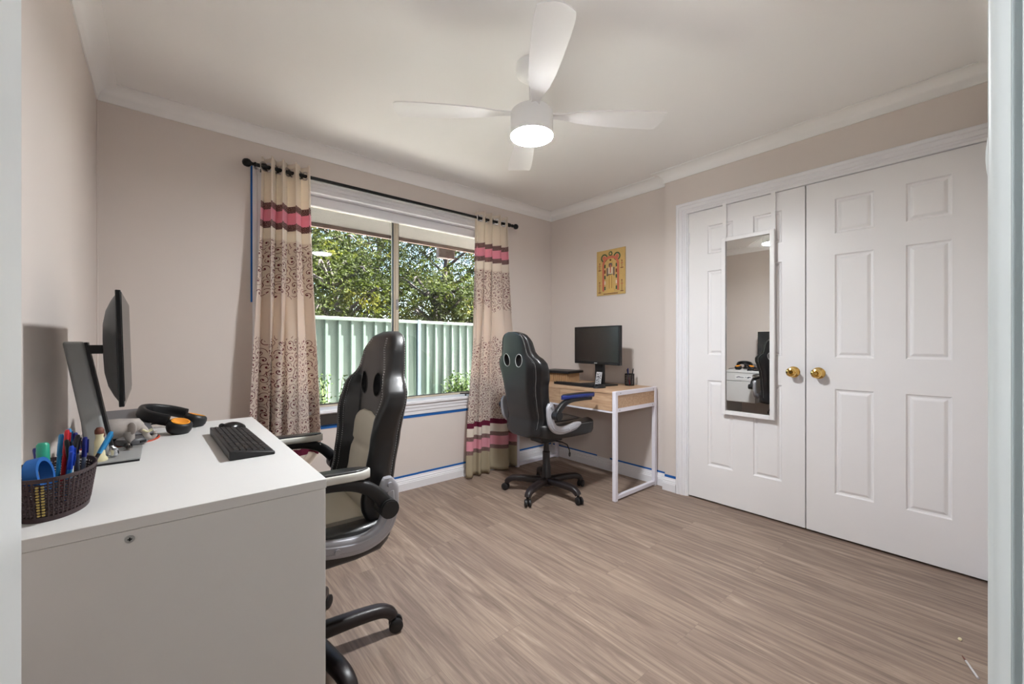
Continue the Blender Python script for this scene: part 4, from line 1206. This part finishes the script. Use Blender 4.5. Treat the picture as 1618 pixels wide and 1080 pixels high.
        def padloops(z0, z1, w, x0, x1, cr):
            LL = []
            for i in range(15):
                q = i / 14; x = x0 + (x1 - x0) * q
                e = math.sqrt(max(.05, 1 - (abs(2 * q - 1)) ** 6)); sag = cr * (1 - (2 * q - 1) ** 2)
                LL.append([(x, s * .300 + w * e * math.copysign(abs(math.cos(a)) ** .5, math.cos(a)), (z0 + z1) / 2 + sag + (z1 - z0) / 2 * math.copysign(abs(math.sin(a)) ** .5, math.sin(a)) + Lz) for a in [2 * PI * k / 20 for k in range(20)]])
            return LL
        b = NB(); loft(b, padloops(.698, .727, .031, -.118, .185, .004)); pd = obj('arm_pad', b, padmat, am, smooth=50)
        b = NB(); loft(b, padloops(.720, .731, .026, -.112, .180, .004)); obj('pad_top', b, M['leather'], pd, smooth=50)
    # mechanism, lift, base
    b = NB(); box(b, -.10, .10, -.07, .07, .355 + Lz, .407 + Lz); obj('tilt_mechanism', b, M['black'], t, bevel=.01)
    b = NB(); tube(b, [(0.03, -.07, .36 + Lz), (.04, -.13, .362 + Lz), (.05, -.17, .352 + Lz), (.055, -.19, .315 + Lz), (.05, -.195, .30 + Lz)], .004, 8); ell(b, (.05, -.197, .288 + Lz), (.010, .006, .018)); obj('height_lever', b, M['black'], t, smooth=50)
    b = NB(); lathe(b, [(0, .07), (.034, .07), (.031, .20), (.027, .205), (.027, .275 + Lz), (.022, .28 + Lz), (.018, .345 + Lz), (0, .345 + Lz)], 24); obj('gas_lift', b, M['base_plastic'], t, smooth=40)
    b = NB(); lathe(b, [(0, .060), (.045, .060), (.050, .075), (.048, .105), (.036, .118), (0, .118)], 24); hub = obj('base_hub', b, M['base_plastic'], t, smooth=40)
    for k in range(5):
        a = math.radians(baserot + 72 * k)
        R3 = Matrix.Rotation(a, 3, 'Z')
        pts = [R3 @ Vector(p) for p in spline([(.03, 0, .092), (.10, 0, .096), (.18, 0, .098), (.25, 0, .094), (.285, 0, .078), (.298, 0, .060)], 4)]
        m_ = len(pts)
        b = NB(); tube(b, pts, [.031 - .010 * i / m_ for i in range(m_)], 14, ry=[.026 - .006 * i / m_ for i in range(m_)], power=.7)
        obj('base_leg', b, M['base_plastic'], t, smooth=50)
        ca = a + .6 * math.sin(k * 2.1 + baserot)
        cx, cy = (R3 @ Vector((.298, 0, 0))).xy
        Rc = Matrix.Translation((cx, cy, 0)) @ Matrix.Rotation(ca, 4, 'Z')
        b = NB()
        for sy in (-1, 1): loft(b, [[Rc @ Vector((.012 + r * math.cos(2 * PI * q / 24), sy * w, .0265 + r * math.sin(2 * PI * q / 24))) for q in range(24)] for r, w in ((.020, .006), (.026, .008), (.026, .019), (.021, .023), (.008, .024))])
        box(b, -.010, .014, -.006, .006, .018, .052, M=Rc); cyl(b, (cx, cy, .044), (cx, cy, .066), .010, n=12)
        obj('caster', b, M['wheel'], t, smooth=40)
    return t
make_chair((.380, 1.550, 0), math.radians(177), -8 - 177, 0, M['cream'], M['whitepad'], 'black racing-style office chair with cream panels pulled up to the white desk', True)
make_chair((2.165, 2.165, 0), math.radians(-5), -11, .03, M['leather'], M['bluepad'], 'all-black racing-style office chair with blue arm pads at the oak desk', False)

# ------------------------------------------------------------------ doorway pieces near the camera
b = NB()
box(b, -.1650, -.1280, YS + .004, .752, .008, 2.04)
dl = struct('door_3', b, M['jamb'], bevel=.002, label='open white bedroom door leaf at the left edge')
b = NB(); lathe(b, [(0, 0), (.03, 0), (.03, .006), (.012, .010), (.012, .03), (.025, .042), (.025, .052), (.0, .058)], 20, Matrix.Translation((-.1655, .69, 1.0)) @ Matrix.Rotation(-PI / 2, 4, 'Y')); obj('door_knob', b, M['brass'], dl, smooth=40)
# right jamb with moulded architrave
b = NB()
pr = [(DX1, YS - .11), (DX1, YS - .004), (DX1 + .014, YS - .004), (DX1 + .014, YS + .003), (DX1 + .002, YS + .004)]
for k in range(7):
    a = PI * k / 6
    pr.append((DX1 + .010 - .008 * math.cos(a) , YS + .010 + .0105 * math.sin(a)))
pr += [(DX1 + .022, YS + .010), (DX1 + .040, YS + .012), (DX1 + .066, YS + .008), (DX1 + .070, YS + .0005), (DX1 + .0195, YS + .0005), (DX1 + .0195, YS - .11)]
loft(b, [[(x, y, z) for x, y in pr] for z in (0, 2.06)])
box(b, DX1 - .010, DX1 - .0002, YS - .10, YS - .040, 0, 2.06)
struct('trim_doorway_right', b, M['jamb'], smooth=40, label='glossy white door frame at the right edge')
b = NB(); box(b, DX0 - .02, DX0 + .0, YS - .11, YS, 0, 2.06); box(b, DX0, DX1 + .019, YS - .11, YS, 2.045, 2.0598)
struct('trim_doorway_left', b, M['jamb'], label='white door frame on the hinge side')
# rounded white fitting on the wall beside the doorway
b = NB(); loops = []
for i in range(13):
    q = i / 12; z = 1.30 + .15 * q; d = .0135 * math.sin(PI * min(1, q * .9 + .1)) ** .7 * (1.15 - .5 * q) + .001; w = .018 * math.sin(PI * (.05 + .9 * q)) ** .5
    loops.append([(DX1 + .13 + w * math.cos(a), YS + .0005 + max(0, d * 1.7 * math.sin(a)), z) for a in [PI * k / 10 for k in range(11)]])
loft(b, loops)
tag(obj('wall_hook', b, M['jamb'], smooth=60), 'white rounded fitting on the wall just inside the doorway', 'wall fitting')
# stray rod and crumb on the floor
b = NB(); tube(b, [(2.13, .075, .004), (2.05, .045, .004)], .0035, 8); 
rd = tag(obj('thin_rod', b, simple('pale_rod', RGB(206, 204, 204), .4), smooth=50), 'thin pale rod with dark tip lying on the floor at the right edge', 'rod')
b = NB(); tube(b, [(2.155, .085, .004), (2.13, .075, .004)], [.0015, .0036], 8); obj('dark_tip', b, M['brown'], rd, smooth=50)
b = NB(); ell(b, (0, 0, .004), (.010, .006, .004), 8, 6); tag(obj('wood_crumb', b, M['ivory'], None, loc=(2.27, .095, 0)), 'tiny pale crumb on the floor near the right edge', 'crumb')

# ------------------------------------------------------------------ outside
b = NB(); box(b, -6, 16, YW + .22, 22, -.40, -.30); struct('ground', b, M['soil'], label='pale concrete ground outside the window')
b = NB(); box(b, -1.5, 5.2, YW + .221, 4.02, 2.20, 2.23); struct('trim_eave_soffit', b, M['soffit'], label='beige eave lining outside the window')
b = NB(); box(b, -1.5, 5.2, 4.02, 4.05, 2.165, 2.36); box(b, -1.5, 5.2, 4.052, 4.15, 2.20, 2.32); struct('trim_eave_fascia', b, M['fascia'], label='brown fascia and gutter of the eave')
b = NB(); box(b, -1.5, 5.2, -2.8, 4.02, 2.50, 2.60); struct('roof_slab', b, M['fascia'], label='roof above the room')
ab = empty('eave_box', (2.47, 4.09, 2.065), 0, 'small brown box hanging under the eave outside the right pane', 'box')
b = NB(); box(b, -.105, .105, -.03, .03, .0, .135); obj('box_case', b, simple('brown_box', RGB(76, 66, 64), .6), ab, bevel=.004)
b = NB(); cyl(b, (.0, -.032, .07), (0, -.03, .07), .005, n=8); cyl(b, (0, 0, -.06), (0, 0, 0), .004, n=6); obj('box_wire', b, M['black'], ab)
# fence
FA, FB = Vector((1.48, 5.66)), Vector((4.17, 6.15)); FD = (FB - FA).normalized(); FN = Vector((FD.y, -FD.x))
ang = math.atan2(FD.y, FD.x)
s_post = 1.62   # the post seen right of the mullion, metres from FA
fe = empty('panel_fence', (FA.x, FA.y, -.30), ang, 'pale green ribbed steel fence behind the window', 'fence')
H_ = 1.75
def sheet(s0, s1):
    bm = NB(); pts = []; s = s0
    while s < s1 - .01:
        for ds, d in ((0, 0), (.115, 0), (.127, -.038), (.160, -.038), (.172, 0)):
            if s + ds <= s1: pts.append((s + ds, d))
        s += .18
    pts.append((s1, 0))
    A = [[bm.verts.new((p, d + o_, z)) for p, d in pts] for o_, z in ((0, .05), (0, H_ - .03), (.004, H_ - .03), (.004, .05))]
    for r0, r1 in zip(A, A[1:] + A[:1]):
        for i in range(len(pts) - 1): bm.faces.new((r0[i], r0[i + 1], r1[i + 1], r1[i]))
    obj('fence_sheet', bm, M['fence'], fe)
    bm = NB(); box(bm, s0, s1, -.052, .022, H_ - .045, H_); box(bm, s0, s1, -.048, .02, 0.0, .05)
    obj('fence_rail', bm, M['fence'], fe, bevel=.003)
for s in (-3.15 + s_post - .0, ) : pass
P0 = [s_post + k * 2.37 for k in range(-3, 4)]
for a, c in zip(P0, P0[1:]): sheet(a + .03, c - .03)
for a in P0:
    b = NB(); box(b, a - .03, a + .03, -.055, .03, 0, H_ + .012); obj('fence_post', b, M['fencepost'], fe, bevel=.002)

# trees beyond the fence: trunk and boughs, leaves gathered in drooping sprays
def leaf(bm, c, d, up, l, w):
    s = d.cross(up)
    if s.length < 1e-4: s = Vector((1, 0, 0))
    s.normalize()
    v = [bm.verts.new(p) for p in (c, c + d * l * .45 + s * w, c + d * l, c + d * l * .45 - s * w)]
    bm.faces.new(v)
def tree(x, y, h, rad, mat, label, seed, nspray, droop=.6, z0=-.3, leafl=.075):
    r = random.Random(seed)
    root = empty('tree', (x, y, z0), r.uniform(0, 6), label, 'tree', 'trees beyond the fence')
    b = NB(); L = NB(); tips = []
    lean = Vector((r.uniform(-.5, .5), r.uniform(-.3, .3), 0))
    top = Vector((0, 0, h * .8)) + lean
    tr = spline([(0, 0, 0), tuple(lean * .25 + Vector((0, 0, h * .3))), tuple(lean * .6 + Vector((0, 0, h * .55))), tuple(top)], 5)
    tube(b, tr, [.11 * (1 - .85 * i / (len(tr) - 1)) + .01 for i in range(len(tr))], 8)
    for k in range(22):
        t0 = r.uniform(.22, .98); p0 = tr[int(t0 * (len(tr) - 1))]
        a = r.uniform(0, 2 * PI); l_ = rad * r.uniform(.55, 1.0) * (1.1 - .35 * t0)
        d = Vector((math.cos(a), math.sin(a), r.uniform(.25, .9)))
        p1 = p0 + d * l_ * .5; p2 = p0 + d * l_ * .85 + Vector((0, 0, .05)); p3 = p0 + d * l_ + Vector((0, 0, -.1))
        br = spline([tuple(p0), tuple(p1), tuple(p2), tuple(p3)], 3)
        tube(b, br, [.035 * (1 - .8 * i / (len(br) - 1)) + .004 for i in range(len(br))], 5)
        tips += br[3:]
    for k in range(nspray):
        c = r.choice(tips) + Vector((r.gauss(0, .22), r.gauss(0, .22), r.gauss(0, .22)))
        dirn = Vector((r.uniform(-1, 1), r.uniform(-1, 1), -droop * r.uniform(0, 1.6) + .25)).normalized()
        n = r.randint(10, 18)
        for i in range(n):
            p = c + dirn * (.022 * i)
            dl_ = (dirn * .6 + Vector((r.uniform(-1, 1), r.uniform(-1, 1), r.uniform(-.9, .6)))).normalized()
            leaf(L, p, dl_, Vector((r.uniform(-1, 1), r.uniform(-1, 1), r.uniform(-1, 1))), leafl * r.uniform(.7, 1.3), leafl * .17)
    obj('trunk', b, M['bark'], root, smooth=60)
    obj('foliage', L, mat, root)
    return root
specs = [(1.7, 8.6, 5.2, 1.6, 'leaf_a', 'pale grey-green feathery tree at the left side of the window view'),
         (3.2, 9.4, 6.0, 1.7, 'leaf_a', 'tall tree with sky gaps just left of the window mullion'),
         (2.6, 7.4, 3.4, 1.0, 'leaf_b', 'low bushy tree right above the fence left of the mullion'),
         (4.6, 8.2, 5.6, 1.6, 'leaf_b', 'olive green tree just right of the window mullion'),
         (4.3, 7.3, 3.0, 1.0, 'leaf_b', 'yellow-green bush above the fence right of the mullion'),
         (6.0, 9.2, 5.6, 1.7, 'leaf_a', 'dark grey-green tree beside the right curtain'),
         (5.7, 7.5, 3.2, 1.1, 'leaf_b', 'dense bush above the fence next to the right curtain'),
         (4.4, 11.0, 6.5, 2.0, 'leaf_a', 'farthest tall tree behind the olive green one'),
         (2.0, 11.2, 6.5, 2.0, 'leaf_b', 'farthest tall tree behind the feathery one'),
         (.4, 8.8, 5.6, 1.7, 'leaf_b', 'tree hidden mostly behind the left curtain'),
         (7.6, 8.6, 5.6, 1.7, 'leaf_b', 'tree hidden mostly behind the right curtain')]
for i, (x, y, h, rad, mt, lb) in enumerate(specs):
    tree(x, y, h, rad, M[mt], lb, 20 + i, 1500 if h > 4 else 800)
# bushes in front of the fence
def shrub(name, x, y, h, w, n, mat, label, cat, seed, ll=.035):
    r = random.Random(seed); root = empty(name, (x, y, -.30), 0, label, cat)
    b = NB(); L = NB()
    for k in range(n):
        a = r.uniform(0, 2 * PI); q = r.uniform(.2, 1)
        hh = h * r.uniform(.65, 1) * (1 - .35 * q * q if n > 12 else 1)
        pts = spline([(0, 0, 0), (w * .4 * q * math.cos(a), w * .4 * q * math.sin(a), hh * .5), (w * q * math.cos(a), w * q * math.sin(a), hh)], 6)
        tube(b, pts, .004, 5)
        for p in pts[3:]:
            for _ in range(9 if n > 12 else 7):
                d = Vector((r.uniform(-1, 1), r.uniform(-1, 1), r.uniform(-.5, .8))).normalized()
                leaf(L, p + d * r.uniform(0, .05), d, Vector((r.uniform(-1, 1), r.uniform(-1, 1), 1)), ll * r.uniform(.7, 1.3), ll * .32)
    obj('stems', b, M['stem'], root, smooth=60); obj('foliage', L, mat, root)
shrub('rose_bush', 1.30, 4.40, 1.12, .28, 9, M['leaf_c'], 'thin leggy rose bush outside the left pane, beside the left curtain', 'bush', 5)
shrub('round_bush', 3.70, 5.60, .95, .42, 46, M['leaf_c'], 'rounded leafy bush outside the right pane near the fence', 'bush', 6, .045)

# ------------------------------------------------------------------ light
w = bpy.data.worlds.new('sky'); SC.world = w; w.use_nodes = True
nt = w.node_tree; nt.nodes.clear()
sky = nt.nodes.new('ShaderNodeTexSky'); sky.sky_type = 'NISHITA'; sky.sun_disc = False
sky.sun_elevation = math.radians(52); sky.sun_rotation = math.radians(200); sky.air_density = 1; sky.dust_density = 1.2; sky.ozone_density = 1
bg = nt.nodes.new('ShaderNodeBackground'); bg.inputs[1].default_value = .5
wo = nt.nodes.new('ShaderNodeOutputWorld')
nt.links.new(sky.outputs[0], bg.inputs[0]); nt.links.new(bg.outputs[0], wo.inputs[0])
sd = bpy.data.lights.new('sun', 'SUN'); sd.energy = 80.0; sd.angle = math.radians(.6); sd.color = (1, .95, .88)
so = bpy.data.objects.new('sun', sd); COL.objects.link(so)
so.rotation_euler = Vector((-.55, .11, -.82)).to_track_quat('-Z', 'Y').to_euler()
# unseen globe lamp added in the hallway behind the camera as fill light
pl = empty('fill_lamp', (-.36, -.52, ZC), 0, 'added fill lamp, a white globe hanging in the hallway beside the doorway', 'lamp')
b = NB(); lathe(b, [(0, 0), (.05, 0), (.05, -.02), (.006, -.03), (.006, -.66), (.03, -.67), (.03, -.70), (0, -.70)], 20); obj('cord', b, M['white'], pl, smooth=40)
M['filllamp'] = emit('fill_lamp_glow', (.96, .98, 1, 1), 32)
b = NB(); lathe(b, [(0, -.96)] + [(.13 * math.sin(PI * k / 14), -.83 - .13 * math.cos(PI * k / 14)) for k in range(1, 14)] + [(0, -.70)], 28); obj('globe_shade', b, M['filllamp'], pl, smooth=60)

# ------------------------------------------------------------------ camera
cd = bpy.data.cameras.new('camera'); cam = bpy.data.objects.new('camera', cd); COL.objects.link(cam)
cd.sensor_fit = 'HORIZONTAL'; cd.sensor_width = 36; cd.lens = 36 * 652 / 1618
cd.shift_y = .5 / 1618
cd.clip_start = .01
cam.location = (0, 0, 1.11); cam.rotation_euler = (PI / 2, 0, -math.radians(40.25))
SC.camera = cam
SC.view_settings.view_transform = 'Standard'; SC.view_settings.look = 'None'; SC.view_settings.gamma = 1
SC.view_settings.exposure = 1.02
SC.view_settings.use_curve_mapping = False
SC.cycles.use_denoising = True
SC.cycles.max_bounces = 10; SC.cycles.diffuse_bounces = 7; SC.cycles.glossy_bounces = 4; SC.cycles.transparent_max_bounces = 8
SC.cycles.sample_clamp_indirect = 8
SC.cycles.caustics_reflective = False; SC.cycles.caustics_refractive = False
